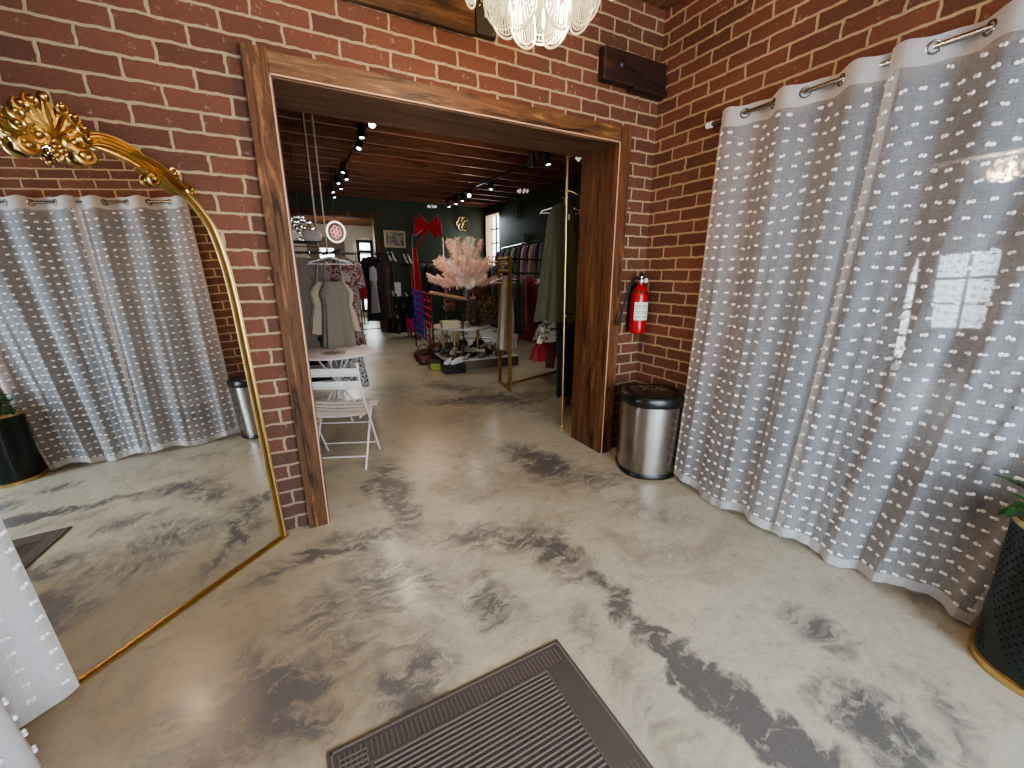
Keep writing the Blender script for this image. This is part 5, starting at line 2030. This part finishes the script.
w.rbox((2.02, 6.42, .055), (.17, .32, .11), .006, rz=-.15)
w.build('box', simple('lime_card', (.33, .34, .05), .7), t, False)
w = MB()
w.rbox((2.02, 6.42, .115), (.178, .328, .018), .006, rz=-.15)
w.build('lid', simple('dark_card', (.04, .035, .03), .7), t, False)
t = thing('shoe_box', 'cream lidded shoe box on the round white display table', 'box', (2.30, 6.45, .65))
w = MB()
w.rbox((2.32, 6.42, .70), (.30, .18, .10), .006, rz=-.1)
w.build('box', simple('cream_card', (.50, .44, .32), .7), t, False)
w = MB()
w.rbox((2.32, 6.42, .752), (.31, .19, .02), .006, rz=-.1)
w.build('lid', simple('cream_card_lid', (.55, .49, .37), .7), t, False)

sm = [('dark brown', (.06, .03, .02)), ('tan', (.26, .15, .08)), ('black', (.015, .013, .013)), ('beige', (.36, .29, .21)), ('grey', (.18, .17, .16)), ('white', (.55, .52, .48)), ('cognac', (.18, .07, .03)), ('taupe', (.2, .16, .13))]
rr = random.Random(31)
cnt = 0
prow = [(2.28 + .16 * (k % 7), 6.14 + .21 * (k // 7)) for k in range(28)]
rownames = ['front row', 'second row', 'third row', 'back row']
ordn = ['leftmost', 'second from left', 'third from left', 'middle', 'third from right', 'second from right', 'rightmost']
for k, (x, y) in enumerate(prow):
    cn, cc_ = sm[(k * 5 + k // 7) % 8]
    mt_ = COLM.setdefault('shoe_' + cn, simple('shoe_leather_' + cn.replace(' ', '_'), cc_, .5))
    shoe('shoe', '%s shoe on the low plinth, %s of its %s' % (cn, ordn[k % 7], rownames[k // 7]), (x + rr.uniform(-.02, .02), y + rr.uniform(-.02, .02), .168), R(250 + rr.uniform(-35, 35)), mt_, sole=DS if k % 2 else (.5, .48, .45),
         group='shoes on the low plinth', kind='sneaker' if k % 3 == 0 else 'flat')
up_pos = ['far left', 'left', 'centre left', 'centre', 'centre right', 'right', 'far right']
for k in range(14):
    cn = ['beige', 'grey', 'taupe', 'white', 'black', 'tan', 'beige', 'grey', 'dark brown', 'beige', 'black', 'taupe', 'white', 'grey'][k]
    cc_ = dict(sm)[cn]
    mt_ = COLM.setdefault('shoe_' + cn, simple('shoe_leather_' + cn.replace(' ', '_'), cc_, .5))
    shoe('shoe', '%s shoe lying on top of the shoe pile, %s of its %s layer' % (cn, up_pos[k % 7], 'front' if k < 7 else 'rear'), (2.30 + .145 * (k % 7) + rr.uniform(-.03, .03), 6.24 + .26 * (k // 7) + rr.uniform(-.04, .04), .245), R(rr.uniform(180, 360)), mt_,
         sole=DS if k % 3 else (.5, .48, .45), group='shoes on top of the pile on the plinth', kind='flat' if k % 2 else 'sneaker', tilt=rr.uniform(-.25, .25))
shoe('shoe', 'beige shoe standing beside the cream box on the display table', (2.56, 6.32, .651), R(230), COLM['shoe_beige'], group='shoes on the white display table')
shoe('shoe', 'black shoe lying right of the beige shoe on the display table', (2.76, 6.40, .651), R(250), COLM['shoe_black'], group='shoes on the white display table', kind='flat')
shoe('shoe', 'cognac shoe lying farthest right on the display table', (2.92, 6.50, .651), R(260), COLM['shoe_cognac'], group='shoes on the white display table', kind='flat')

bm_ = [('dark brown', (.07, .035, .025)), ('reddish brown', (.12, .035, .025)), ('black', (.015, .013, .013)), ('grey', (.16, .15, .14))]
bags = [((2.05, 7.15, 0), (.36, .24, .20), 0, 'on the floor at the left end of the shoe plinth'), ((2.0, 6.80, 0), (.30, .22, .14), 1, 'on the floor in front of the dark brown bag'),
        ((2.22, 6.95, .168), (.26, .2, .16), 1, 'on the plinth under the white table'), ((2.45, 6.98, .168), (.26, .2, .15), 3, 'in the middle of the plinth under the white table'),
        ((2.75, 7.05, .168), (.26, .2, .16), 0, 'at the back of the plinth'), ((3.05, 6.95, .168), (.24, .2, .16), 2, 'at the right end of the plinth')]
for (c_, s_, i, wh) in bags:
    soft_bag('handbag', bm_[i][0] + ' leather handbag ' + wh, 'handbag', c_, s_, COLM.setdefault('bag%d' % i, simple('bag_leather_%d' % i, bm_[i][1], .45)), COLM['bag%d' % i], rr.uniform(-.5, .5), 'handbags around the shoe plinth', .1)
bronz = simple('bronze_sequin', (.22, .13, .06), .3, metal=.5, bump=1, bscale=90)
soft_bag('handbag', 'bronze sequinned handbag on the brown pedestal table', 'handbag', (2.98, 6.62, 1.105), (.30, .16, .20), bronz, M['brass'], .3, None, .1)
soft_bag('handbag', 'dark beaded handbag left of the glass vase', 'handbag', (2.50, 6.70, 1.105), (.22, .14, .14), simple('dark_bead', (.08, .05, .03), .3, metal=.4, bump=1, bscale=90), M['brass'], -.4, None, .1)
garment('scarf', 'brown and gold patterned scarf draped over the pedestal table edge', 'scarf', (3.05, 6.52, 1.20), -.3, 'skirt', .34, .55, pattern_mat('brown_gold_pattern', (.05, .03, .02), (.26, .17, .08), 26, .52), None, 61)
garment('scarf', 'dark brown fringed scarf hanging under the pedestal table', 'scarf', (2.72, 6.42, 1.12), -.3, 'skirt', .30, .42, pattern_mat('dark_speckled', (.03, .02, .015), (.16, .09, .05), 30, .56), None, 62)
a_, c_ = at(430, 292.5, 6.6), at(466, 299, 6.1)
t = thing('wooden_rail', 'pale gold wooden rail running out left of the pedestal table', 'rail', a_)
w = MB()
w.tube([a_, c_], .026, 10)
w.build('bar', simple('pale_gold_wood', (.48, .30, .15), .4), t)
w = MB()
q_ = a_ + Vector((.02, 0, 0))
w.cyl((q_.x, q_.y, 0), q_, .012)
q2 = c_.lerp(a_, .1)
w.cyl((q2.x, q2.y, .168), q2, .012)
w.build('leg', M['blackmetal'], t)

# grid panel: blue part and red part
def lattice(w, a, c, z0a, z1a, z0c, z1c, nx, nz, r, skip=None):
    a, c = Vector((a[0], a[1], 0)), Vector((c[0], c[1], 0))
    for i in range(nx + 1):
        k = i / nx
        p = a.lerp(c, k)
        w.tube([(p.x, p.y, z0a + (z0c - z0a) * k), (p.x, p.y, z1a + (z1c - z1a) * k)], r, 4)
    for j in range(nz + 1):
        k = j / nz
        w.tube([(a.x, a.y, z0a + (z1a - z0a) * k), (c.x, c.y, z0c + (z1c - z0c) * k)], r, 4)


g0, g1 = at(413, 290, 8.6), at(431, 294, 7.7)
b0, b1 = at(415, 330, 8.6), at(434, 347, 7.7)
t = thing('grid_panel', 'free-standing plastic grid panel in blue, red and white', 'grid panel', (g0.x, g0.y, 0))
mdx = g0.lerp(g1, .62)
w = MB()
lattice(w, g0, mdx, b0.z, g0.z, b0.z + (b1.z - b0.z) * .6, mdx.z, 4, 7, .015)
w.build('blue_grid', simple('blue_plastic', (.025, .03, .30), .35), t, False)
w = MB()
lattice(w, mdx, g1, b0.z + (b1.z - b0.z) * .62, mdx.z, b1.z, g1.z, 2, 7, .015)
w.build('red_grid', simple('red_plastic', (.40, .02, .04), .35), t, False)
w = MB()
lattice(w, g0.lerp(g1, .5) + Vector((.03, .05, 0)), g1 + Vector((.03, .05, 0)), b1.z, g1.z - .55, b1.z, g1.z - .6, 4, 4, .010)
w.build('white_grid', simple('white_plastic', (.6, .6, .62), .35), t, False)
w = MB()
for p, q in ((g0, b0), (g1, b1)):
    w.cyl((p.x, p.y, 0), (p.x, p.y, q.z + .02), .014)
w.build('foot', M['black'], t)
pn = gr(417, 336)
t = thing('stool', 'small hot pink stool on dark legs beside the grid panel', 'stool', (pn.x, pn.y, 0))
w = MB()
w.rbox((pn.x - .05, pn.y, .27), (.34, .34, .30), .06)
w.build('seat', simple('hot_pink_vinyl', (.50, .02, .10), .35), t)
for sx in (-1, 1):
    for sy in (-1, 1):
        w = MB()
        w.cyl((pn.x - .05 + sx * .13, pn.y + sy * .13, 0), (pn.x - .05 + sx * .13, pn.y + sy * .13, .13), .018)
        w.build('leg', simple('maroon_leg', (.12, .02, .03), .5), t)

# arched stand with red bow
t = thing('arch_stand', 'tall slim silver arch stand with red drape near the end wall', 'arch stand', (3.1, 9.6, 0))
al, ar = at(412.5, 250, 9.6), at(443.5, 250, 9.6)
ax_ = (al.x + ar.x) / 2
ry = (ar.x - al.x) / 2
ztop = at(428, 223.5, 9.6).z
zs = ztop - ry
pts = [(al.x, 9.6, 0.02), (al.x, 9.6, zs * .5), (al.x, 9.6, zs)] + [(ax_ - ry * math.cos(R(a)), 9.6, zs + ry * math.sin(R(a))) for a in range(10, 180, 10)] + [(ar.x, 9.6, zs), (ar.x, 9.6, zs * .5), (ar.x, 9.6, .02)]
w = MB()
w.tube(pts, .016, 8)
w.build('arch', M['steel'], t)
w = MB()
for x in (al.x, ar.x):
    w.bbox((x - .02, 9.35, 0), (x + .02, 9.85, .03))
w.build('foot', M['steel'], t)
rv = simple('red_velvet', (.42, .01, .02), .8, sheen=.5)
w = MB()
shell(w, densify([(2.05, al.x + .04, .035, .03), (1.6, al.x + .06, .06, .05), (.9, al.x + .08, .09, .06), (.5, al.x + .07, .06, .05)]), 4, .02, 3)
w.v = [p + Vector((0, 9.56, 0)) for p in w.v]
w.build('drape', rv, t)
bwc = at(428, 226, 9.52)
t = thing('red_bow', 'large red velvet bow with long tail tied at the top of the arch', 'bow', bwc)
w = MB()
for s in (-1, 1):
    w.grid(lambda u, v: bwc + Vector((s * (.03 + .30 * math.sin(PI * v * .5) * (1 - .1 * abs(2 * u - 1))), .09 * math.sin(2 * PI * u) * math.sin(PI * v * .92 + .1), (.21 * math.cos(2 * PI * u)) * (.18 + .82 * math.sin(PI * v * .5)) - .04 * v)), 16, 8)
    w.grid(lambda u, v: bwc + Vector((s * (.02 + .17 * v + (u - .5) * .02), -.04 - .03 * math.sin(3 * u), -.02 - .22 * v + (u - .5) * .14 * (1 - .2 * v))), 4, 5)
for s in (-1, 1):
    w.grid(lambda u, v: bwc + Vector((s * (.02 + .20 * math.sin(PI * v * .5)), -.05 + .07 * math.sin(2 * PI * u) * math.sin(PI * v * .9 + .1), .05 + .13 * math.cos(2 * PI * u) * (.2 + .8 * math.sin(PI * v * .5)) + .10 * v)), 16, 8)
w.build('loop', rv, t)
w = MB()
w.ell(bwc + Vector((0, -.03, 0)), (.055, .06, .06), 12, 8)
w.build('knot', rv, t)
e1 = at(415, 252, 9.5)
w = MB()
w.grid(lambda u, v: bwc.lerp(e1, v) + Vector(((u - .5) * .07, -.02 + .02 * math.sin(6 * v), (u - .5) * .05)), 4, 10)
w.build('tail', rv, t)

# garments near the end wall
t = rail_rack('clothes_rack', 'short dark clothes rack near the end wall behind the grid panel', (2.75, 9.95), (3.95, 9.95), 1.80, M['steel'], .016)
eg = [('jacket', 'hot pink jacket on the short rack under the red bow', .02, (.50, .03, .10), 'top', .5), ('jacket', 'dark green jacket on the short rack by the end wall', .17, (.03, .05, .04), 'top', .7),
      ('jacket', 'black leather jacket on the short rack by the end wall', .32, (.015, .015, .017), 'top', .8), ('jacket', 'steel blue denim jacket on the short rack', .46, (.07, .09, .12), 'top', .8),
      ('shirt', 'dark grey shirt on the short rack beside the denim jacket', .6, (.06, .06, .065), 'top', .8), ('jacket', 'navy jacket on the short rack left of the floral dresses', .74, (.02, .025, .05), 'top', .8)]
for i, (nm, lb_, k, cc_, kd, ln) in enumerate(eg):
    garment(nm, lb_, nm, (2.78 + k * 1.1, 9.95, 1.78), .9, kd, .40, ln, cloth('e%d' % i, cc_), 'clothes on the short rack by the end wall', 100 + i)
fl1 = pattern_mat('pink_rose_print', (.06, .02, .02), (.42, .22, .18), 15, .53)
fl2 = pattern_mat('dark_rose_print', (.05, .03, .03), (.33, .12, .10), 19, .55)
t = rail_rack('clothes_rack', 'middle clothes rack of floral dresses behind the pink plumes', (2.95, 8.4), (4.25, 7.90), 1.74, M['steel'], .014)
for i, (k, mt_, lb_) in enumerate(((.05, fl1, 'pink rose print dress hanging behind the grid panel'), (.27, fl2, 'dark rose print dress next to the pink rose print dress'), (.5, cloth('dark_brown', (.05, .03, .025)), 'dark brown dress behind the pink plumes'), (.75, fl1, 'pink rose print dress farthest right behind the plumes'), (.95, cloth('dusty_pink', (.30, .17, .15)), 'plain pale dusty pink dress just right of the rose print dresses'))):
    garment('dress', lb_, 'dress', (3.0 + k * .6, 8.38 - k * .235, 1.72), .75, 'dress', .40, .95, mt_, 'floral dresses behind the plumes', 120 + i)

# display by the end wall
t = thing('shoe_shelf', 'black open shelf unit of shoes against the dark green end wall', 'shelf', (2.75, 11.2, 0))
s0, s1 = at(389, 300, 11.1), at(416, 300, 11.1)
sx0, sx1 = s0.x, s1.x
w = MB()
for z in (.05, .34, .62, .90):
    w.bbox((sx0, 10.95, z), (sx1, 11.37, z + .025))
for z in (0,):
    pass
w.build('shelf_board', M['blackmetal'], t, False)
w = MB()
for x in (sx0, sx1 - .025):
    w.bbox((x, 10.95, 0), (x + .025, 11.37, .925))
w.build('side_panel', M['blackmetal'], t, False)
k = 0
shp = [(.30, .925, 'white'), (.62, .925, 'beige'), (.88, .925, 'grey'), (.2, .645, 'grey'), (.5, .645, 'beige'), (.8, .645, 'taupe'), (.25, .365, 'white'), (.6, .365, 'tan'), (.85, .365, 'grey'), (.3, .075, 'beige'), (.7, .075, 'black')]
lev = {.925: 'top', .645: 'second', .365: 'third', .075: 'bottom'}
for q, z, cn in shp:
    shoe('shoe', '%s shoe on the %s board of the black shelf' % (cn, lev[z]), (sx0 + (sx1 - sx0) * q, 11.12, z + .001), R(265), COLM['shoe_' + cn], group='shoes on the black shelf')
bk = at(397, 289, 11.15)
t = thing('display_card', 'white display card standing on the black shoe shelf', 'card', (bk.x, 11.2, .925))
w = MB()
w.box((bk.x, 11.25, 1.11), (.26, .012, .36))
w.build('card', M['paper'], t, False)
w = MB()
w.bbox((bk.x - .08, 11.25, .926), (bk.x + .08, 11.33, .932))
w.build('easel_foot', M['paper'], t, False)
# picture
p0, p1 = at(383, 230, 11.37), at(405.5, 248, 11.37)
t = thing('framed_picture', 'small gold framed picture on the dark green end wall', 'picture', (p0.x, 11.38, p0.z))
w = MB()
w.bbox((p0.x + .04, 11.37, p1.z + .04), (p1.x - .04, 11.38, p0.z - .04))
w.build('print', pattern_mat('faded_print', (.20, .15, .12), (.38, .33, .28), 9, .5), t, False)
w = MB()
for a, b_ in (((p0.x, p1.z), (p1.x, p1.z + .05)), ((p0.x, p0.z - .05), (p1.x, p0.z)), ((p0.x, p1.z + .05), (p0.x + .05, p0.z - .05)), ((p1.x - .05, p1.z + .05), (p1.x, p0.z - .05))):
    w.bbox((a[0], 11.35, a[1]), (b_[0], 11.398, b_[1]))
w.build('frame', simple('pale_gold_frame', (.50, .40, .24), .4, metal=.4), t, False, bevel=.006)
# wall ledge with heels
for (xa, xb, yy_, wh) in ((386, 395, 262, 'left'), (402, 411, 264, 'right')):
    q0, q1 = at(xa, yy_, 11.3), at(xb, yy_, 11.3)
    lg = thing('wall_ledge', 'small black wall ledge below the gold picture, ' + wh + ' one', 'ledge', (q0.x, 11.39, q0.z))
    w = MB()
    w.bbox((q0.x, 11.22, q0.z - .02), (q1.x, 11.399, q0.z))
    w.build('board', M['blackmetal'], lg, False)
    for j in range(2):
        x = q0.x + (q1.x - q0.x) * (.28 + .46 * j)
        hs_ = thing('high_heel', 'white and pink high heel, %s of the pair on the %s wall ledge' % ('left' if j == 0 else 'right', wh), 'shoe', (x, 11.3, q0.z), 0, 'high heels on the wall ledges')
        w = MB()
        w.tube(smooth_path([(x - .02, 11.3, q0.z + .26), (x, 11.28, q0.z + .17), (x + .05, 11.26, q0.z + .05), (x + .09, 11.25, q0.z + .02)], 4), [.012, .02, .026, .03, .032, .032, .032, .032, .03, .028, .026, .022, .016], 8)
        w.build('upper', simple('pearl_leather', (.6, .45, .42), .4), hs_)
        w = MB()
        w.tube([(x - .03, 11.3, q0.z + .2), (x - .03, 11.3, q0.z + .002)], [.014, .006], 6)
        w.build('heel', M['black'], hs_)

# wall flowers
for (px, py, Y, lbl) in ((463, 224, 11.36, 'gold wire flower wall ornament on the green end wall'),):
    c_ = at(px, py, Y)
    w = MB()
    for k in range(6):
        a = 2 * PI * k / 6
        w.tube([(c_.x + .10 * math.cos(a) + .09 * math.cos(b), Y, c_.z + .10 * math.sin(a) + .09 * math.sin(b)) for b in [i * PI / 6 for i in range(12)]], .009, 5, closed=True)
    tag(w.build('wall_ornament', M['brass'], None), lbl, 'wall ornament')
c_ = atx(517, 212, X2 - .02)
w = MB()
for k in range(6):
    a = 2 * PI * k / 6
    w.tube([(X2 - .02, c_.y + .09 * math.cos(a) + .08 * math.cos(b), c_.z + .09 * math.sin(a) + .08 * math.sin(b)) for b in [i * PI / 6 for i in range(12)]], .006, 5, closed=True)
tag(w.build('wall_ornament', simple('dull_brass', (.22, .2, .13), .4, metal=.6), None), 'dim brass wire flower ornament on the green right wall', 'wall ornament')

# coats by the second opening
t = thing('coat_hook_rail', 'dark hook rail with coats right of the far doorway', 'hook rail', (2.35, 11.38, 2.0))
w = MB()
w.bbox((1.8, YB + .21, 2.02), (2.14, YB + .24, 2.1))
w.build('board', M['wood_dark'], t, False)
w = MB()
for x in (1.85, 1.97, 2.09):
    w.tube([(x, YB + .24, 2.06), (x, YB + .30, 2.04), (x, YB + .31, 2.08)], .006, 6)
w.build('hook', M['blackmetal'], t)
cl_ = at(372, 268, 10.9)
garment('coat', 'black coat hanging at the right side of the far doorway', 'coat', (cl_.x, 10.9, 1.95), .2, 'coat', .40, 1.6, cloth('black', (.012, .01, .012)), 'coats at the far doorway', 140)
garment('coat', 'long light grey coat in front of the black coat at the far doorway', 'coat', (cl_.x - .02, 10.72, 1.72), .9, 'dress', .20, 1.15, cloth('silver_grey', (.28, .25, .26)), 'coats at the far doorway', 141)
garment('coat', 'dark brown coat beside the casing of the far doorway', 'coat', (cl_.x + .30, 10.9, 1.85), .2, 'coat', .30, 1.45, cloth('dark_brown', (.05, .03, .025)), 'coats at the far doorway', 142)
t = rail_rack('clothes_rack', 'black clothes rack at the far doorway carrying three coats', (cl_.x - .35, 10.9), (cl_.x + .5, 10.9), 1.97, M['blackmetal'], .014)
rd = at(360, 270, 13.5)
garment('dress', 'red dress on a hanger in the bright room beyond the far doorway', 'dress', (rd.x, 13.5, 1.70), 0, 'dress', .42, .95, cloth('poppy', (.45, .04, .05)), None, 143)
hanger(WH, (rd.x, 13.5, 1.70), 0, 'white hanger holding the red dress in the far room', None, 'w')
t = thing('clothes_stand', 'thin stand holding the red dress in the far room', 'stand', (rd.x, 13.52, 0))
w = MB()
w.cyl((rd.x, 13.55, 0), (rd.x, 13.55, 1.72), .012)
w.cyl((rd.x - .1, 13.53, 1.72), (rd.x + .1, 13.53, 1.72), .008)
w.build('pole', M['blackmetal'], t)
w = MB()
w.lathe([(.16, 0), (.16, .015), (.02, .03)], (rd.x, 13.55, 0), 20)
w.build('base', M['blackmetal'], t)


# ------------------------------------------------------------------ track lights
lens_on = emis('spot_lens', (.92, .95, 1.0), 14)
lens_hot = emis('spot_lens_bright', (.92, .95, 1.0), 120)


def track(label, a, c, n_):
    t = thing('light_track', label, 'light track', a)
    w = MB()
    d = (Vector(c) - Vector(a))
    w.tube([a, c], .018, 4)
    w.build('rail', M['blackmetal'], t, False)
    return t


def spot(label, p, aim, power, group, hot=False, sc_=1.0, spread=80):
    p = Vector(p)
    t = thing('track_spotlight', label, 'spotlight', p + Vector((0, 0, .12)), 0, group)
    d = (Vector(aim) - p).normalized()
    o1 = d.orthogonal().normalized()
    o2 = d.cross(o1)

    def ring(c_, r_):
        return [c_ + (o1 * math.cos(2 * PI * k / 18) + o2 * math.sin(2 * PI * k / 18)) * r_ for k in range(18)]
    w = MB()
    w.loft([ring(p - d * .16 * sc_, .026 * sc_), ring(p - d * .15 * sc_, .042 * sc_), ring(p, .044 * sc_), ring(p + d * .02, .044 * sc_), ring(p + d * .02, .037 * sc_), ring(p + d * .002, .028 * sc_)])
    w.build('can', M['blackmetal'], t)
    w = MB()
    w.loft([ring(p + d * .003, .026 * sc_), ring(p + d * .004, .0255 * sc_)])
    w.build('lens', lens_hot if hot else lens_on, t)
    w = MB()
    w.tube([p - d * .05, Vector((p.x, p.y, ZJ + .02)) - d * Vector((1, 1, 0)).length * 0], .008, 6)
    w.build('arm', M['blackmetal'], t)
    if power:
        ld = bpy.data.lights.new('spot_lamp', 'SPOT')
        ld.energy = power
        ld.spot_size = R(spread)
        ld.spot_blend = .6
        ld.shadow_soft_size = .03
        ld.color = (1.0, .86, .70)
        lo = bpy.data.objects.new('spot_lamp', ld)
        col.objects.link(lo)
        lo.location = p + d * .03
        lo.rotation_euler = d.to_track_quat('-Z', 'Y').to_euler()
    return t


TZ = 3.10
g1_ = 'spotlights on the left ceiling track'
ph = [((372, 124), 'bright spotlight at the near end of the left track', True), ((362, 137), 'second spotlight from the near end of the left track', False), ((359, 148), 'third spotlight from the near end of the left track', False),
      ((343, 172), 'middle upper spotlight of the far cluster on the left track', False), ((346.5, 179), 'middle lower spotlight of the far cluster on the left track', False), ((338.5, 183), 'upper left spotlight of the far cluster on the left track', False),
      ((341, 188.5), 'lower right spotlight of the far cluster on the left track', False), ((333, 192), 'leftmost spotlight of the far cluster on the left track', False), ((334.5, 197), 'lowest spotlight of the far cluster on the left track', False)]
tr0, tr1 = gr(374, 116, 3.25), gr(331, 186, 3.25)
track('black ceiling light track on the left of the shop', (tr0.x, tr0.y - .2, 3.25), (tr1.x, tr1.y + 1, 3.25), 0)
for i, ((px, py), lb_, hot) in enumerate(ph):
    p = gr(px, py, TZ)
    aim = p + Vector((rnd.uniform(-.7, .9), rnd.uniform(-.9, -.3), -2.0)) if i else CP * .35 + p * .65 + Vector((0, 0, -1.0))
    spot(lb_, p, aim, 26 if i in (0, 2, 5, 8) else 0, g1_, hot)
g2_ = 'spotlights on the right ceiling track'
ph2 = [((548, 164), 'large spotlight nearest the right door casing', False, 1.2), ((532, 166), 'unlit dark spotlight left of the one nearest the casing', False, 1.2), ((491, 189), 'single spotlight midway along the right track', False, 1.0),
       ((469, 195.5), 'brightest spotlight of the right track', True, 1.0), ((462.5, 200.5), 'spotlight just left of the brightest one', False, 1.0), ((456, 203.5), 'second spotlight left of the brightest one', False, 1.0), ((449, 206.5), 'farthest left spotlight of the right track', False, 1.0)]
tr0, tr1 = gr(556, 150, 3.25), gr(449, 199, 3.25)
track('black ceiling light track on the right of the shop', (tr0.x, tr0.y, 3.25), (tr1.x, tr1.y, 3.25), 0)
for i, ((px, py), lb_, hot, s_) in enumerate(ph2):
    p = gr(px, py, TZ)
    aim = p + Vector((rnd.uniform(-.6, .4), -.7, -2.0))
    if hot:
        aim = CP * .4 + p * .6 + Vector((0, 0, -1.0))
    if i == 1:
        aim = p + Vector((.3, .2, -2))
    spot(lb_, p, aim, 26 if i in (0, 2, 3, 6) else 0, g2_, hot, s_)
# small crystal ceiling lamps
for px, py, z, lb_ in ((432, 206.5, 3.16, 'small clustered glass ceiling lamp near the end wall'), (523, 191, 3.16, 'small clustered glass ceiling lamp by the right wall'), (584, 158, 3.14, 'small clustered glass ceiling lamp next to the gold pole')):
    p = gr(px, py, z)
    t = thing('ceiling_lamp', lb_, 'ceiling lamp', p)
    w = MB()
    for k in range(7):
        a = 2 * PI * k / 7
        rr_ = .10 if k else 0
        w.ell(p + Vector((.10 * math.cos(a), .10 * math.sin(a), 0)), (.028, .028, .03), 8, 5)
    w.build('glass_globe', simple('frosted_globe', (.5, .48, .44), .15, emit=(1, .9, .8), es=.25), t)
    w = MB()
    for k in range(7):
        a = 2 * PI * k / 7
        w.tube([p + Vector((.10 * math.cos(a), .10 * math.sin(a), .02)), p + Vector((0, 0, .08))], .004, 5)
    w.cyl(p + Vector((0, 0, .07)), (p.x, p.y, ZJ + .02), .01, 8)
    w.build('arm', M['blackmetal'], t)

# ------------------------------------------------------------------ light
def area(name, loc, aim, sx, sy, power, color):
    ld = bpy.data.lights.new(name, 'AREA')
    ld.shape = 'RECTANGLE'
    ld.size, ld.size_y = sx, sy
    ld.energy = power
    ld.color = color
    o = bpy.data.objects.new(name, ld)
    col.objects.link(o)
    o.location = loc
    o.rotation_euler = (Vector(aim) - Vector(loc)).to_track_quat('-Z', 'Y').to_euler()
    return o


def point(name, loc, power, color, r=.1):
    ld = bpy.data.lights.new(name, 'POINT')
    ld.energy = power
    ld.color = color
    ld.shadow_soft_size = r
    o = bpy.data.objects.new(name, ld)
    col.objects.link(o)
    o.location = loc
    return o


area('daylight_window', (-.2, YF - .25, 1.5), (-.1, 3, .3), 1.4, 1.5, 72, (.74, .87, 1.0))
area('daylight_door', (1.25, YF - .25, 1.15), (1.8, 3, .1), 1.0, 2.2, 108, (.74, .87, 1.0))
point('chandelier_lamp', (CHX, CHY, 2.50), 54, (1.0, .70, .42), .12)
point('chandelier_lamp_top', (CHX, CHY, 2.98), 14, (1.0, .68, .40), .10)
area('far_door_light', (2.2, 15.2, 1.6), (2.0, 10, 0), 1.2, 2.0, 14, (.92, .96, 1.0))
point('far_room_fill', (1.5, 13.2, 2.4), 30, (1.0, .93, .84), .2)  # added fill that brightens the far room's walls, no fitting there
area('shop_window_light', (X2 + .12, 10.85, 2.3), (3, 9, .8), 1.0, 1.5, 45, (.85, .93, 1.0))
point('shop_fill', (2.0, 7.0, 2.0), 20, (1.0, .72, .5), .4)
point('rack_fill', (3.0, 4.2, 2.7), 16, (1.0, .80, .60), .3)
point('plume_fill', (2.2, 5.7, 2.5), 10, (1.0, .85, .72), .2)

wd = bpy.data.worlds.new('world')
sc.world = wd
wd.use_nodes = True
bg = wd.node_tree.nodes['Background']
sky = wd.node_tree.nodes.new('ShaderNodeTexSky')
sky.sky_type = 'HOSEK_WILKIE'
wd.node_tree.links.new(sky.outputs[0], bg.inputs[0])
bg.inputs[1].default_value = .6

sc.view_settings.view_transform = 'AgX'
sc.view_settings.look = 'AgX - Medium High Contrast'
sc.view_settings.exposure = 0.68
